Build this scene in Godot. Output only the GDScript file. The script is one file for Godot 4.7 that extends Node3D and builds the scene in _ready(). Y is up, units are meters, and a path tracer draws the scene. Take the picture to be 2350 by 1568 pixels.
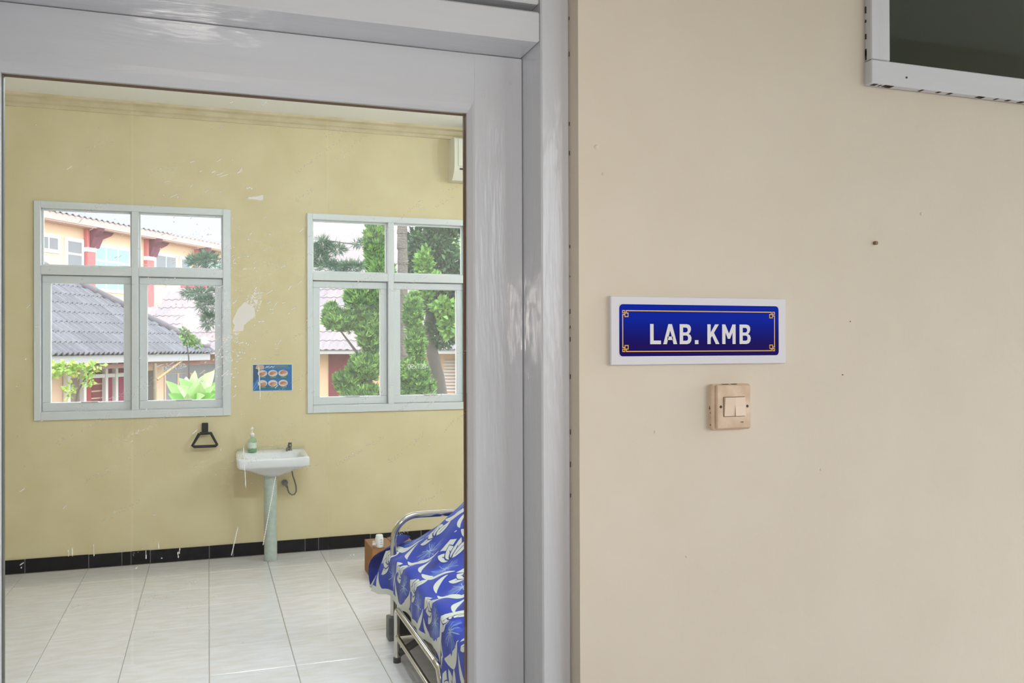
extends Node3D

# ---------------------------------------------------------------- materials
var M := {}

func noise_tex(freq: float, seed_: int, lo: Color, hi: Color, size := 512, octaves := 4, normal := false, bump := 4.0) -> NoiseTexture2D:
	var n := FastNoiseLite.new()
	n.noise_type = FastNoiseLite.TYPE_SIMPLEX_SMOOTH
	n.seed = seed_
	n.frequency = freq
	n.fractal_octaves = octaves
	var t := NoiseTexture2D.new()
	t.width = size
	t.height = size
	t.seamless = true
	t.noise = n
	if normal:
		t.as_normal_map = true
		t.bump_strength = bump
	else:
		var g := Gradient.new()
		g.set_color(0, lo)
		g.set_color(1, hi)
		t.color_ramp = g
	return t

func mat(c: Color, rough := 0.6, metal := 0.0, spec := 0.5) -> StandardMaterial3D:
	var m := StandardMaterial3D.new()
	m.albedo_color = c
	m.roughness = rough
	m.metallic = metal
	m.metallic_specular = spec
	m.cull_mode = BaseMaterial3D.CULL_DISABLED
	return m

func rgb(r: int, g: int, b: int) -> Color:
	return Color(r / 255.0, g / 255.0, b / 255.0)

func textured(c: Color, rough: float, tex: Texture2D, scale: Vector3, nrm: Texture2D = null, nscale := 0.3, world := true) -> StandardMaterial3D:
	var m := mat(c, rough)
	m.albedo_texture = tex
	m.uv1_triplanar = true
	m.uv1_world_triplanar = world
	m.uv1_scale = scale
	if nrm:
		m.normal_enabled = true
		m.normal_texture = nrm
		m.normal_scale = nscale
	return m

# ---------------------------------------------------------------- mesh helpers
func new_st() -> SurfaceTool:
	var st := SurfaceTool.new()
	st.begin(Mesh.PRIMITIVE_TRIANGLES)
	return st

func tri(st: SurfaceTool, a: Vector3, b: Vector3, c: Vector3, n: Vector3) -> void:
	if (b - a).cross(c - a).dot(n) > 0.0:
		st.add_vertex(a)
		st.add_vertex(c)
		st.add_vertex(b)
	else:
		st.add_vertex(a)
		st.add_vertex(b)
		st.add_vertex(c)

func quad(st: SurfaceTool, a: Vector3, b: Vector3, c: Vector3, d: Vector3, n: Vector3) -> void:
	tri(st, a, b, c, n)
	tri(st, a, c, d, n)

func box(st: SurfaceTool, lo: Vector3, hi: Vector3, bev := 0.002) -> void:
	st.set_smooth_group(-1)
	var c := (lo + hi) / 2.0
	var h := (hi - lo) / 2.0
	var bv := minf(bev, minf(h.x, minf(h.y, h.z)) * 0.6)
	for i in 3:
		var j := (i + 1) % 3
		var k := (i + 2) % 3
		for s in [-1.0, 1.0]:
			var p := []
			for q in [[-1.0, -1.0], [1.0, -1.0], [1.0, 1.0], [-1.0, 1.0]]:
				var v := Vector3.ZERO
				v[i] = s * h[i]
				v[j] = q[0] * (h[j] - bv)
				v[k] = q[1] * (h[k] - bv)
				p.append(c + v)
			var n := Vector3.ZERO
			n[i] = s
			quad(st, p[0], p[1], p[2], p[3], n)
	if bv <= 0.0:
		return
	for i in 3:
		var j := (i + 1) % 3
		var k := (i + 2) % 3
		for si in [-1.0, 1.0]:
			for sj in [-1.0, 1.0]:
				var p := []
				for q in [[0, -1.0], [0, 1.0], [1, 1.0], [1, -1.0]]:
					var v := Vector3.ZERO
					v[i] = si * (h[i] if q[0] == 0 else h[i] - bv)
					v[j] = sj * (h[j] if q[0] == 1 else h[j] - bv)
					v[k] = q[1] * (h[k] - bv)
					p.append(c + v)
				var n := Vector3.ZERO
				n[i] = si
				n[j] = sj
				quad(st, p[0], p[1], p[2], p[3], n)
	for sx in [-1.0, 1.0]:
		for sy in [-1.0, 1.0]:
			for sz in [-1.0, 1.0]:
				var s3 := Vector3(sx, sy, sz)
				var g := h - Vector3(bv, bv, bv)
				tri(st, c + s3 * Vector3(h.x, g.y, g.z), c + s3 * Vector3(g.x, h.y, g.z), c + s3 * Vector3(g.x, g.y, h.z), s3)

func tube(st: SurfaceTool, pts: Array, r: float, sides := 10, r2 := -1.0, caps := true) -> void:
	var rings := []
	var t0: Vector3 = (pts[1] - pts[0]).normalized()
	var up := Vector3.UP if absf(t0.y) < 0.9 else Vector3.RIGHT
	var nx := t0.cross(up).normalized()
	for i in pts.size():
		var t: Vector3
		if i == 0:
			t = (pts[1] - pts[0]).normalized()
		elif i == pts.size() - 1:
			t = (pts[i] - pts[i - 1]).normalized()
		else:
			t = ((pts[i] - pts[i - 1]).normalized() + (pts[i + 1] - pts[i]).normalized()).normalized()
		nx = (nx - t * nx.dot(t)).normalized()
		var ny := t.cross(nx)
		var rr := r if r2 < 0.0 else lerpf(r, r2, float(i) / (pts.size() - 1))
		var ring := []
		for k in sides:
			var a := TAU * k / sides
			ring.append(pts[i] + (nx * cos(a) + ny * sin(a)) * rr)
		rings.append(ring)
	st.set_smooth_group(0)
	for i in pts.size() - 1:
		var mid: Vector3 = (pts[i] + pts[i + 1]) / 2.0
		for k in sides:
			var l := (k + 1) % sides
			var cc: Vector3 = (rings[i][k] + rings[i + 1][l]) / 2.0
			quad(st, rings[i][k], rings[i][l], rings[i + 1][l], rings[i + 1][k], cc - mid)
	if caps:
		st.set_smooth_group(-1)
		for e in [0, pts.size() - 1]:
			var n: Vector3 = (pts[0] - pts[1]) if e == 0 else (pts[e] - pts[e - 1])
			for k in sides:
				tri(st, pts[e], rings[e][k], rings[e][(k + 1) % sides], n)

func lathe(st: SurfaceTool, prof: Array, c: Vector3, segs := 24, smooth := true) -> void:
	st.set_smooth_group(0 if smooth else -1)
	for i in prof.size() - 1:
		var a: Vector2 = prof[i]
		var b: Vector2 = prof[i + 1]
		var d := b - a
		for k in segs:
			var t0 := TAU * k / segs
			var t1 := TAU * (k + 1) / segs
			var p0 := c + Vector3(a.x * cos(t0), a.y, a.x * sin(t0))
			var p1 := c + Vector3(a.x * cos(t1), a.y, a.x * sin(t1))
			var p2 := c + Vector3(b.x * cos(t1), b.y, b.x * sin(t1))
			var p3 := c + Vector3(b.x * cos(t0), b.y, b.x * sin(t0))
			var tm := (t0 + t1) / 2.0
			var n := Vector3(cos(tm) * d.y, -d.x, sin(tm) * d.y)
			if a.x > 0.0001:
				tri(st, p0, p1, p2 if b.x > 0.0001 else p3, n)
			if b.x > 0.0001:
				tri(st, p0, p2, p3, n)

# polygon in the plane of axes u, v extruded along w from w0 to w1
func prism(st: SurfaceTool, poly: Array, o: Vector3, u: Vector3, v: Vector3, w: Vector3) -> void:
	st.set_smooth_group(-1)
	var pk := PackedVector2Array(poly)
	var ids := Geometry2D.triangulate_polygon(pk)
	var P := func(i: int, e: float) -> Vector3: return o + u * pk[i].x + v * pk[i].y + w * e
	for i in range(0, ids.size(), 3):
		tri(st, P.call(ids[i], 0.0), P.call(ids[i + 1], 0.0), P.call(ids[i + 2], 0.0), -w)
		tri(st, P.call(ids[i], 1.0), P.call(ids[i + 1], 1.0), P.call(ids[i + 2], 1.0), w)
	var cw := 1.0 if Geometry2D.is_polygon_clockwise(pk) else -1.0
	var hand := 1.0 if u.cross(v).dot(w) > 0.0 else 1.0
	for i in pk.size():
		var j := (i + 1) % pk.size()
		var e2: Vector2 = (pk[j] - pk[i])
		var n2 := Vector2(e2.y, -e2.x) * cw * hand
		# outward: test against polygon interior
		var m2 := (pk[i] + pk[j]) / 2.0 + n2.normalized() * 0.0002
		if Geometry2D.is_point_in_polygon(m2, pk):
			n2 = -n2
		quad(st, P.call(i, 0.0), P.call(j, 0.0), P.call(j, 1.0), P.call(i, 1.0), u * n2.x + v * n2.y)

# wall slab with rectangular holes, in x and y, thickness z0..z1
func holed(st: SurfaceTool, x0: float, x1: float, y0: float, y1: float, z0: float, z1: float, holes: Array) -> void:
	st.set_smooth_group(-1)
	var xs := [x0, x1]
	var ys := [y0, y1]
	for h in holes:
		for k in [0, 1]:
			if h[k] > x0 and h[k] < x1 and not xs.has(h[k]):
				xs.append(h[k])
			if h[k + 2] > y0 and h[k + 2] < y1 and not ys.has(h[k + 2]):
				ys.append(h[k + 2])
	xs.sort()
	ys.sort()
	var solid := func(i: int, j: int) -> bool:
		if i < 0 or j < 0 or i >= xs.size() - 1 or j >= ys.size() - 1:
			return false
		var cx: float = (xs[i] + xs[i + 1]) / 2.0
		var cy: float = (ys[j] + ys[j + 1]) / 2.0
		for h in holes:
			if cx > h[0] and cx < h[1] and cy > h[2] and cy < h[3]:
				return false
		return true
	for i in xs.size() - 1:
		for j in ys.size() - 1:
			if not solid.call(i, j):
				continue
			var a := Vector3(xs[i], ys[j], 0)
			var b := Vector3(xs[i + 1], ys[j], 0)
			var c := Vector3(xs[i + 1], ys[j + 1], 0)
			var d := Vector3(xs[i], ys[j + 1], 0)
			var f := Vector3(0, 0, z0)
			var g := Vector3(0, 0, z1)
			quad(st, a + f, b + f, c + f, d + f, Vector3(0, 0, signf(z0 - z1)))
			quad(st, a + g, b + g, c + g, d + g, Vector3(0, 0, signf(z1 - z0)))
			if not solid.call(i - 1, j):
				quad(st, a + f, d + f, d + g, a + g, Vector3.LEFT)
			if not solid.call(i + 1, j):
				quad(st, b + f, c + f, c + g, b + g, Vector3.RIGHT)
			if not solid.call(i, j - 1):
				quad(st, a + f, b + f, b + g, a + g, Vector3.DOWN)
			if not solid.call(i, j + 1):
				quad(st, d + f, c + f, c + g, d + g, Vector3.UP)

func done(st: SurfaceTool) -> ArrayMesh:
	st.generate_normals()
	return st.commit()

func put(called: String, mesh: Mesh, m: Material, parent: Node3D = self) -> MeshInstance3D:
	var o := MeshInstance3D.new()
	o.name = called
	o.mesh = mesh
	o.material_override = m
	parent.add_child(o, true)
	return o

func part(called: String, st: SurfaceTool, m: Material, parent: Node3D = self) -> MeshInstance3D:
	return put(called, done(st), m, parent)

func boxpart(called: String, lo: Vector3, hi: Vector3, m: Material, parent: Node3D, bev := 0.002) -> MeshInstance3D:
	var st := new_st()
	box(st, lo, hi, bev)
	return part(called, st, m, parent)

func tag(o: Node, label: String, category: String, group := "", kind := "") -> void:
	o.set_meta("label", label)
	o.set_meta("category", category)
	if group:
		o.set_meta("group", group)
	if kind:
		o.set_meta("kind", kind)

func thing(called: String, label: String, category: String, at := Vector3.ZERO, turn := 0.0, kind := "") -> Node3D:
	var o := Node3D.new()
	o.name = called
	add_child(o, true)
	o.position = at
	o.rotation.y = turn
	tag(o, label, category, "", kind)
	return o

# ---------------------------------------------------------------- painting print
func fill_poly(im: Image, pts: Array, c: Color) -> void:
	var y0 := 1e9
	var y1 := -1e9
	for p in pts:
		y0 = minf(y0, p.y)
		y1 = maxf(y1, p.y)
	for y in range(maxi(0, int(floor(y0))), mini(im.get_height() - 1, int(ceil(y1))) + 1):
		var xs := []
		var fy := y + 0.5
		for i in pts.size():
			var a: Vector2 = pts[i]
			var b: Vector2 = pts[(i + 1) % pts.size()]
			if (a.y <= fy) != (b.y <= fy):
				xs.append(a.x + (fy - a.y) / (b.y - a.y) * (b.x - a.x))
		xs.sort()
		for i in range(0, xs.size() - 1, 2):
			var xa := maxi(0, int(round(xs[i])))
			var xb := mini(im.get_width(), int(round(xs[i + 1])))
			if xb > xa:
				im.fill_rect(Rect2i(xa, y, xb - xa, 1), c)

func ellipse(c: Vector2, rx: float, ry: float, ang := 0.0, n := 22) -> Array:
	var p := []
	for i in n:
		p.append(c + Vector2(cos(TAU * i / n) * rx, sin(TAU * i / n) * ry).rotated(ang))
	return p

func leaf2d(c: Vector2, dir: Vector2, l: float, w: float) -> Array:
	var p := []
	var d := dir.normalized()
	var s := Vector2(-d.y, d.x)
	for i in 9:
		var t := i / 8.0
		p.append(c + d * l * t + s * w * pow(sin(PI * pow(t, 0.8)), 0.8))
	for i in range(7, 0, -1):
		var t := i / 8.0
		p.append(c + d * l * t - s * w * pow(sin(PI * pow(t, 0.8)), 0.8))
	return p

func stroke(im: Image, a: Vector2, b: Vector2, w: float, c: Color) -> void:
	var s := (b - a).normalized().orthogonal() * w / 2.0
	fill_poly(im, [a + s, b + s, b - s, a - s], c)

func curve_band(im: Image, p0: Vector2, p1: Vector2, p2: Vector2, w0: float, w1: float, c: Color) -> void:
	var l := []
	var r := []
	for i in 15:
		var t := i / 14.0
		var q := p0.lerp(p1, t).lerp(p1.lerp(p2, t), t)
		var d := (p1.lerp(p2, t) - p0.lerp(p1, t)).normalized().orthogonal()
		var w := lerpf(w0, w1, sin(PI * t)) / 2.0
		l.append(q + d * w)
		r.push_front(q - d * w)
	fill_poly(im, l + r, c)

func blanket_print(seed_: int) -> ImageTexture:
	var S := 1024
	var im := Image.create(S, S, false, Image.FORMAT_RGB8)
	var blue := rgb(26, 52, 158)
	var deep := rgb(28, 40, 122)
	var pale := rgb(206, 206, 196)
	var mid := rgb(92, 122, 200)
	im.fill(blue)
	var rng := RandomNumberGenerator.new()
	rng.seed = seed_
	var P := 250.0
	for gy in range(-1, 6):
		for gx in range(-1, 5):
			var c := Vector2((gx + 0.5 + (0.5 if gy % 2 != 0 else 0.0)) * P, (gy + 0.5) * P * 0.78)
			# curved pale bands between the flower fields
			curve_band(im, c + Vector2(-P * 0.48, P * 0.05), c + Vector2(-P * 0.40, -P * 0.34), c + Vector2(-P * 0.02, -P * 0.36), 3, 40, pale)
			curve_band(im, c + Vector2(P * 0.06, -P * 0.36), c + Vector2(P * 0.34, -P * 0.34), c + Vector2(P * 0.46, -P * 0.08), 3, 24, pale)
			fill_poly(im, [c + Vector2(P * 0.30, P * 0.16), c + Vector2(P * 0.46, P * 0.05), c + Vector2(P * 0.5, P * 0.24), c + Vector2(P * 0.38, P * 0.32)], pale)
			if (gx + gy) % 2 == 0:
				fill_poly(im, [c + Vector2(P * 0.12, -P * 0.3), c + Vector2(P * 0.36, -P * 0.14), c + Vector2(P * 0.22, P * 0.0), c + Vector2(P * 0.04, -P * 0.14)], deep)
			# flower with thin pale rays
			var f := c + Vector2(-P * 0.16, -P * 0.02)
			for k in 6:
				var a := TAU * k / 6.0 + rng.randf() * 0.4
				fill_poly(im, leaf2d(f, Vector2(cos(a), sin(a)), 62, 21), mid.lerp(blue, 0.45 + rng.randf() * 0.45))
			for k in 17:
				var a := TAU * k / 17.0 + rng.randf() * 0.3
				stroke(im, f, f + Vector2(cos(a), sin(a)) * (22 + rng.randf() * 42), 2.8, mid.lerp(pale, 0.25 + rng.randf() * 0.5))
			# sprig of pale leaves with dark veins
			var g := c + Vector2(P * 0.08, P * 0.14)
			var base := rng.randf() * 0.6 - 1.0
			for k in 4:
				var a := base + k * 0.62
				var d := Vector2(cos(a), sin(a))
				fill_poly(im, leaf2d(g - d * 4.0, d, 90, 25.0), deep)
				fill_poly(im, leaf2d(g + d * 4.0, d, 78, 20.5), pale)
				stroke(im, g + d * 18.0, g + d * 54.0, 3.0, deep)
	# woven border along two edges
	im.fill_rect(Rect2i(0, 0, S, 24), pale)
	im.fill_rect(Rect2i(0, 0, 24, S), pale)
	return ImageTexture.create_from_image(im)

func poster_print() -> ImageTexture:
	var im := Image.create(292, 206, false, Image.FORMAT_RGB8)
	im.fill(rgb(214, 216, 214))
	im.fill_rect(Rect2i(4, 5, 284, 197), rgb(52, 116, 184))
	fill_poly(im, [Vector2(4, 5), Vector2(60, 5), Vector2(30, 120), Vector2(4, 150)], rgb(66, 92, 128))
	fill_poly(im, [Vector2(30, 6), Vector2(80, 8), Vector2(92, 36), Vector2(52, 44), Vector2(22, 34)], rgb(214, 176, 152))
	stroke(im, Vector2(26, 30), Vector2(56, 36), 6, rgb(232, 190, 120))
	im.fill_rect(Rect2i(160, 10, 100, 12), rgb(118, 134, 122))
	im.fill_rect(Rect2i(84, 22, 190, 16), rgb(78, 128, 168))
	for k in 7:
		stroke(im, Vector2(92 + k * 9, 30 - (k % 3) * 5), Vector2(108 + k * 9, 14 + (k % 2) * 8), 4, rgb(226, 226, 214))
	stroke(im, Vector2(4, 185), Vector2(40, 120), 5, rgb(120, 160, 205))
	stroke(im, Vector2(10, 196), Vector2(46, 150), 5, rgb(120, 160, 205))
	for r in 2:
		for c in 3:
			var o := Vector2(72 + c * 76, 70 + r * 76)
			fill_poly(im, [o + Vector2(-34, 22), o + Vector2(36, 22), o + Vector2(36, 40), o + Vector2(-34, 40)], rgb(72, 116, 108))
			fill_poly(im, ellipse(o, 35, 25), rgb(216, 206, 198))
			fill_poly(im, leaf2d(o + Vector2(-26, 14 - 6 * c), Vector2(1, -0.4 + 0.3 * r), 54, 13), rgb(196, 128, 100))
			fill_poly(im, leaf2d(o + Vector2(28, -10 + 8 * r), Vector2(-1, 0.35), 40, 9), rgb(212, 160, 128))
			stroke(im, o + Vector2(-20, 4), o + Vector2(18, -5), 2.0, rgb(150, 92, 74))
			stroke(im, o + Vector2(-20, 31), o + Vector2(24, 31), 3, rgb(160, 186, 176))
	return ImageTexture.create_from_image(im)

func grime_print() -> ImageTexture:
	# opaque crumbs, flakes and scratches on clear glass
	var W := 1024
	var H := 2048
	var im := Image.create(W, H, false, Image.FORMAT_RGBA8)
	im.fill(Color(0.93, 0.93, 0.90, 0.0))
	var rng := RandomNumberGenerator.new()
	rng.seed = 41
	var ink := Color(0.93, 0.93, 0.91, 0.95)
	var P := func(u: float, v: float) -> Vector2: return Vector2(u * W, v * H)
	# wiped streaks, broken into fine dust
	for k in 60:
		var c: Vector2 = P.call(rng.randf() * 0.95, 0.02 + rng.randf() * 0.5)
		var a := -0.7 + rng.randf() * 0.5
		var l := 30 + rng.randf() * 130
		for i in int(l * 0.35):
			var q := c + Vector2(cos(a), sin(a)) * l * rng.randf() + Vector2(rng.randfn(), rng.randfn()) * 2.5
			im.fill_rect(Rect2i(int(q.x), int(q.y), 1, 1), ink)
	# flakes of old paint left on the glass
	var smear := []
	for q in [[0.455, 0.232], [0.466, 0.220], [0.484, 0.212], [0.497, 0.216], [0.501, 0.218], [0.502, 0.227], [0.490, 0.231], [0.479, 0.236], [0.478, 0.242], [0.466, 0.243], [0.455, 0.242], [0.461, 0.237]]:
		smear.append(P.call(q[0], q[1]) + Vector2(rng.randfn(), rng.randfn()) * 1.5)
	fill_poly(im, smear, ink)
	fill_poly(im, [P.call(0.489, 0.1045), P.call(0.500, 0.1042), P.call(0.510, 0.1032), P.call(0.521, 0.1015), P.call(0.522, 0.1065), P.call(0.516, 0.1082), P.call(0.505, 0.1068), P.call(0.489, 0.107)], ink)
	var nz := FastNoiseLite.new()
	nz.seed = 6
	nz.frequency = 0.16
	for z in [[0.502, 0.209, 17.0, 24.0, 0.5, 0.02], [0.505, 0.216, 10.0, 14.0, 0.2, 0.0], [0.4945, 0.0957, 11.0, 3.0, 0.0, -0.05], [0.456, 0.249, 12.0, 14.0, 0.4, 0.12], [0.462, 0.262, 22.0, 20.0, 0.4, 0.32]]:
		var c: Vector2 = P.call(z[0], z[1])
		for y in range(-30, 31):
			for x in range(-30, 31):
				var q := Vector2(x, y).rotated(-z[4])
				var e := pow(q.x / z[2], 2.0) + pow(q.y / z[3], 2.0)
				if e < 1.0 and nz.get_noise_2d(c.x + x * 0.8, c.y + y * 1.3) > z[5] + 0.25 * e:
					im.set_pixel(int(c.x) + x, int(c.y) + y, ink)
	# scratches and specks, thickest round the middle of the pane
	for k in 300:
		var u := clampf(0.40 + rng.randfn() * 0.13, 0.02, 0.97)
		var v := clampf(0.20 + rng.randfn() * 0.07, 0.01, 0.6)
		if k % 6 == 0:
			u = rng.randf() * 0.96 + 0.02
			v = rng.randf() * 0.55 + 0.02
		var c: Vector2 = P.call(u, v)
		var a := -1.0 + rng.randf() * 0.9
		var l := 2 + rng.randf() * rng.randf() * 20
		if k % 4 == 0:
			fill_poly(im, ellipse(c, 0.8 + rng.randf() * 1.6, 0.8 + rng.randf() * 1.0, a, 8), ink)
		else:
			stroke(im, c, c + Vector2(cos(a), sin(a)) * l, 1.5, ink)
	for k in 60:
		var c: Vector2 = P.call(0.45 + rng.randfn() * 0.022, 0.262 + rng.randfn() * 0.016)
		fill_poly(im, ellipse(c, 1.2 + rng.randf() * 2.6, 0.8 + rng.randf() * 1.0, -0.8 + rng.randf() * 0.5, 9), ink)
	# long scratches low on the pane
	for q in [[0.452, 0.470, 0.466, 0.442], [0.520, 0.462, 0.548, 0.392], [0.478, 0.36, 0.483, 0.402], [0.515, 0.31, 0.511, 0.276], [0.895, 0.318, 0.925, 0.305], [0.9, 0.325, 0.92, 0.312], [0.91, 0.322, 0.94, 0.31]]:
		stroke(im, P.call(q[0], q[1]), P.call(q[2], q[3]), 1.7, ink)
	for k in 7:
		var c: Vector2 = P.call(0.12 + rng.randf() * 0.42, 0.445 + rng.randf() * 0.02)
		stroke(im, c, c + Vector2(-2 + rng.randf() * 4, 8 + rng.randf() * 16), 1.6, ink)
	return ImageTexture.create_from_image(im)

# ---------------------------------------------------------------- plants
func leaf_mesh(l: float, w: float) -> ArrayMesh:
	var st := new_st()
	st.set_smooth_group(0)
	var a := Vector3(0, 0, 0)
	var t := Vector3(0, l, -l * 0.12)
	var p := Vector3(w, l * 0.45, l * 0.08)
	var q := Vector3(-w, l * 0.45, l * 0.08)
	var m := Vector3(0, l * 0.5, 0)
	tri(st, a, p, m, Vector3.BACK)
	tri(st, p, t, m, Vector3.BACK)
	tri(st, a, m, q, Vector3.BACK)
	tri(st, m, t, q, Vector3.BACK)
	return done(st)

func spray_mesh(l: float, n: int, w: float, spread: float, seed_: int) -> ArrayMesh:
	var st := new_st()
	var rng := RandomNumberGenerator.new()
	rng.seed = seed_
	st.set_smooth_group(-1)
	for i in n:
		var a := TAU * i / n + rng.randf()
		var d := Vector3(cos(a) * spread, 1, sin(a) * spread).normalized()
		var s := d.cross(Vector3(sin(a * 2.0), 0.2, cos(a * 2.0))).normalized() * w
		var ll := l * (0.6 + 0.4 * rng.randf())
		var b := d * ll * 0.1
		tri(st, b, d * ll * 0.5 + s, d * ll, d.cross(s))
		tri(st, b, d * ll, d * ll * 0.5 - s, d.cross(s))
	return done(st)

func foliage(called: String, mesh: Mesh, m: Material, blobs: Array, count: int, base: Color, vary: Color, seed_: int, upright: float, parent: Node3D, depth := 1.0) -> void:
	var rng := RandomNumberGenerator.new()
	rng.seed = seed_
	var mm := MultiMesh.new()
	mm.transform_format = MultiMesh.TRANSFORM_3D
	mm.use_colors = true
	mm.mesh = mesh
	mm.instance_count = count
	var total := 0.0
	for b in blobs:
		total += b[3] * b[4]
	for i in count:
		var pick := rng.randf() * total
		var bl: Array = blobs[0]
		for b in blobs:
			pick -= b[3] * b[4]
			if pick <= 0.0:
				bl = b
				break
		var d := Vector3(rng.randfn(), rng.randfn(), rng.randfn()).normalized() * pow(rng.randf(), 0.4)
		var p := Vector3(bl[0], bl[1], bl[2]) + Vector3(d.x * bl[3], d.y * bl[4], d.z * bl[3] * depth)
		var dir := (d * (1.0 - upright) + Vector3.UP * upright + Vector3(rng.randfn(), rng.randfn(), rng.randfn()) * 0.3).normalized()
		var side := dir.cross(Vector3(rng.randfn(), rng.randfn(), rng.randfn())).normalized()
		var bs := Basis(side, dir, side.cross(dir)).scaled(Vector3.ONE * (0.6 + rng.randf() * 0.7))
		mm.set_instance_transform(i, Transform3D(bs, p - parent.position))
		mm.set_instance_color(i, base.lerp(vary, rng.randf()))
	var o := MultiMeshInstance3D.new()
	o.name = called
	o.multimesh = mm
	o.material_override = m
	o.set_meta("kind", "stuff")
	parent.add_child(o, true)

func big_leaf(base: Vector3, tip: Vector3, w: float, roll: float) -> ArrayMesh:
	var st := new_st()
	st.set_smooth_group(0)
	var ax := tip - base
	var side := ax.cross(Vector3(-0.2, 0.25, 1.0)).normalized().rotated(ax.normalized(), roll)
	var nrm := side.cross(ax).normalized()
	var rows := []
	for i in 9:
		var t := i / 8.0
		var c := base + ax * t + nrm * sin(PI * t) * ax.length() * 0.12
		var hw := w * pow(sin(PI * clampf(pow(t, 0.75), 0.0, 1.0)), 0.75) + 0.002
		var row := []
		for k in 5:
			var f := (k - 2) / 2.0
			row.append(c + side * hw * f + nrm * absf(f) * hw * 0.28)
		rows.append(row)
	for i in 8:
		for k in 4:
			quad(st, rows[i][k], rows[i][k + 1], rows[i + 1][k + 1], rows[i + 1][k], nrm)
	return done(st)

# ---------------------------------------------------------------- roofs
func roof_tile_mesh(width: float, length: float, waves: int, amp: float) -> ArrayMesh:
	# x across, z from the upper edge (0) to the lower edge (length), y up
	var st := new_st()
	var n := waves * 6
	var prev := []
	for i in n + 1:
		var x := width * i / n
		var y := amp * cos(TAU * waves * i / n)
		var cur := [Vector3(x, y, 0), Vector3(x, y + 0.022, length), Vector3(x, y - 0.006, length)]
		if i > 0:
			st.set_smooth_group(0)
			quad(st, prev[0], cur[0], cur[1], prev[1], Vector3.UP)
			st.set_smooth_group(-1)
			quad(st, prev[1], cur[1], cur[2], prev[2], Vector3.BACK)
		prev = cur
	return done(st)

# lays tiles on a slope rising from z = 0 toward -z; x from x0 to x1; hips cut the ends at 45 degrees
func lay_tiles(parent: Node3D, mesh: Mesh, mats: Array, x0: float, x1: float, hip0: bool, hip1: bool, pitch: float, w: float, run: float, courses: int, seed_: int) -> void:
	var rng := RandomNumberGenerator.new()
	rng.seed = seed_
	for k in courses:
		var s := k * run * cos(pitch)
		var a := x0 + (s if hip0 else 0.0)
		var b := x1 - (s if hip1 else 0.0)
		var n := int(ceil((b - a) / w))
		for i in n:
			var o := MeshInstance3D.new()
			o.name = "roof_tile"
			o.mesh = mesh
			o.material_override = mats[rng.randi() % mats.size()]
			parent.add_child(o, true)
			o.transform = Transform3D(Basis(Vector3.RIGHT, pitch), Vector3(b - (i + 1) * w, s * tan(pitch) + 0.02 + run * sin(pitch) + rng.randf() * 0.004, -s - run * cos(pitch)))

# ================================================================ scene
func _ready() -> void:
	# ---- camera
	var cam := Camera3D.new()
	cam.name = "camera"
	add_child(cam)
	cam.fov = 42.635
	cam.near = 0.05
	cam.far = 300.0
	cam.transform = Transform3D(Basis(Vector3(0.9449, -0.0031, 0.3274), Vector3(0.0012, 1.0, 0.0059), Vector3(-0.3275, -0.0052, 0.9449)).orthonormalized(), Vector3(0, 1.552, 0))
	# ---- sky and exposure
	var we := WorldEnvironment.new()
	we.name = "environment"
	var env := Environment.new()
	env.background_mode = Environment.BG_SKY
	var sky := Sky.new()
	var sm := ProceduralSkyMaterial.new()
	sm.sky_top_color = Color(0.95, 0.97, 1.0)
	sm.sky_horizon_color = Color(0.985, 0.99, 1.0)
	sm.sky_curve = 0.2
	sm.ground_horizon_color = Color(0.62, 0.62, 0.60)
	sm.ground_bottom_color = Color(0.50, 0.50, 0.47)
	sm.sky_energy_multiplier = 1.25
	sm.ground_energy_multiplier = 1.0
	sm.sun_angle_max = 0.0
	sky.sky_material = sm
	env.sky = sky
	env.tonemap_mode = Environment.TONE_MAPPER_LINEAR
	env.tonemap_exposure = 2.7
	env.sdfgi_enabled = true
	env.ssao_enabled = true
	env.ssil_enabled = true
	we.environment = env
	add_child(we)
	# ---- the photographer's phone flash, a hand's width beside the lens
	var flash := SpotLight3D.new()
	flash.name = "phone_flash"
	add_child(flash)
	flash.position = Vector3(-0.06, 1.64, 0.0)
	flash.rotation_degrees = Vector3(0, -19, 0)
	flash.spot_angle = 48.0
	flash.spot_range = 20.0
	flash.spot_angle_attenuation = 1.0
	flash.light_energy = 0.42
	flash.light_size = 0.012
	flash.light_color = Color(1.0, 0.97, 0.94)
	flash.shadow_enabled = true

	make_materials()
	build_shell()
	build_door()
	build_windows()
	build_corridor_objects()
	build_room_objects()
	build_bed()
	build_lamps()
	build_outside()

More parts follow.
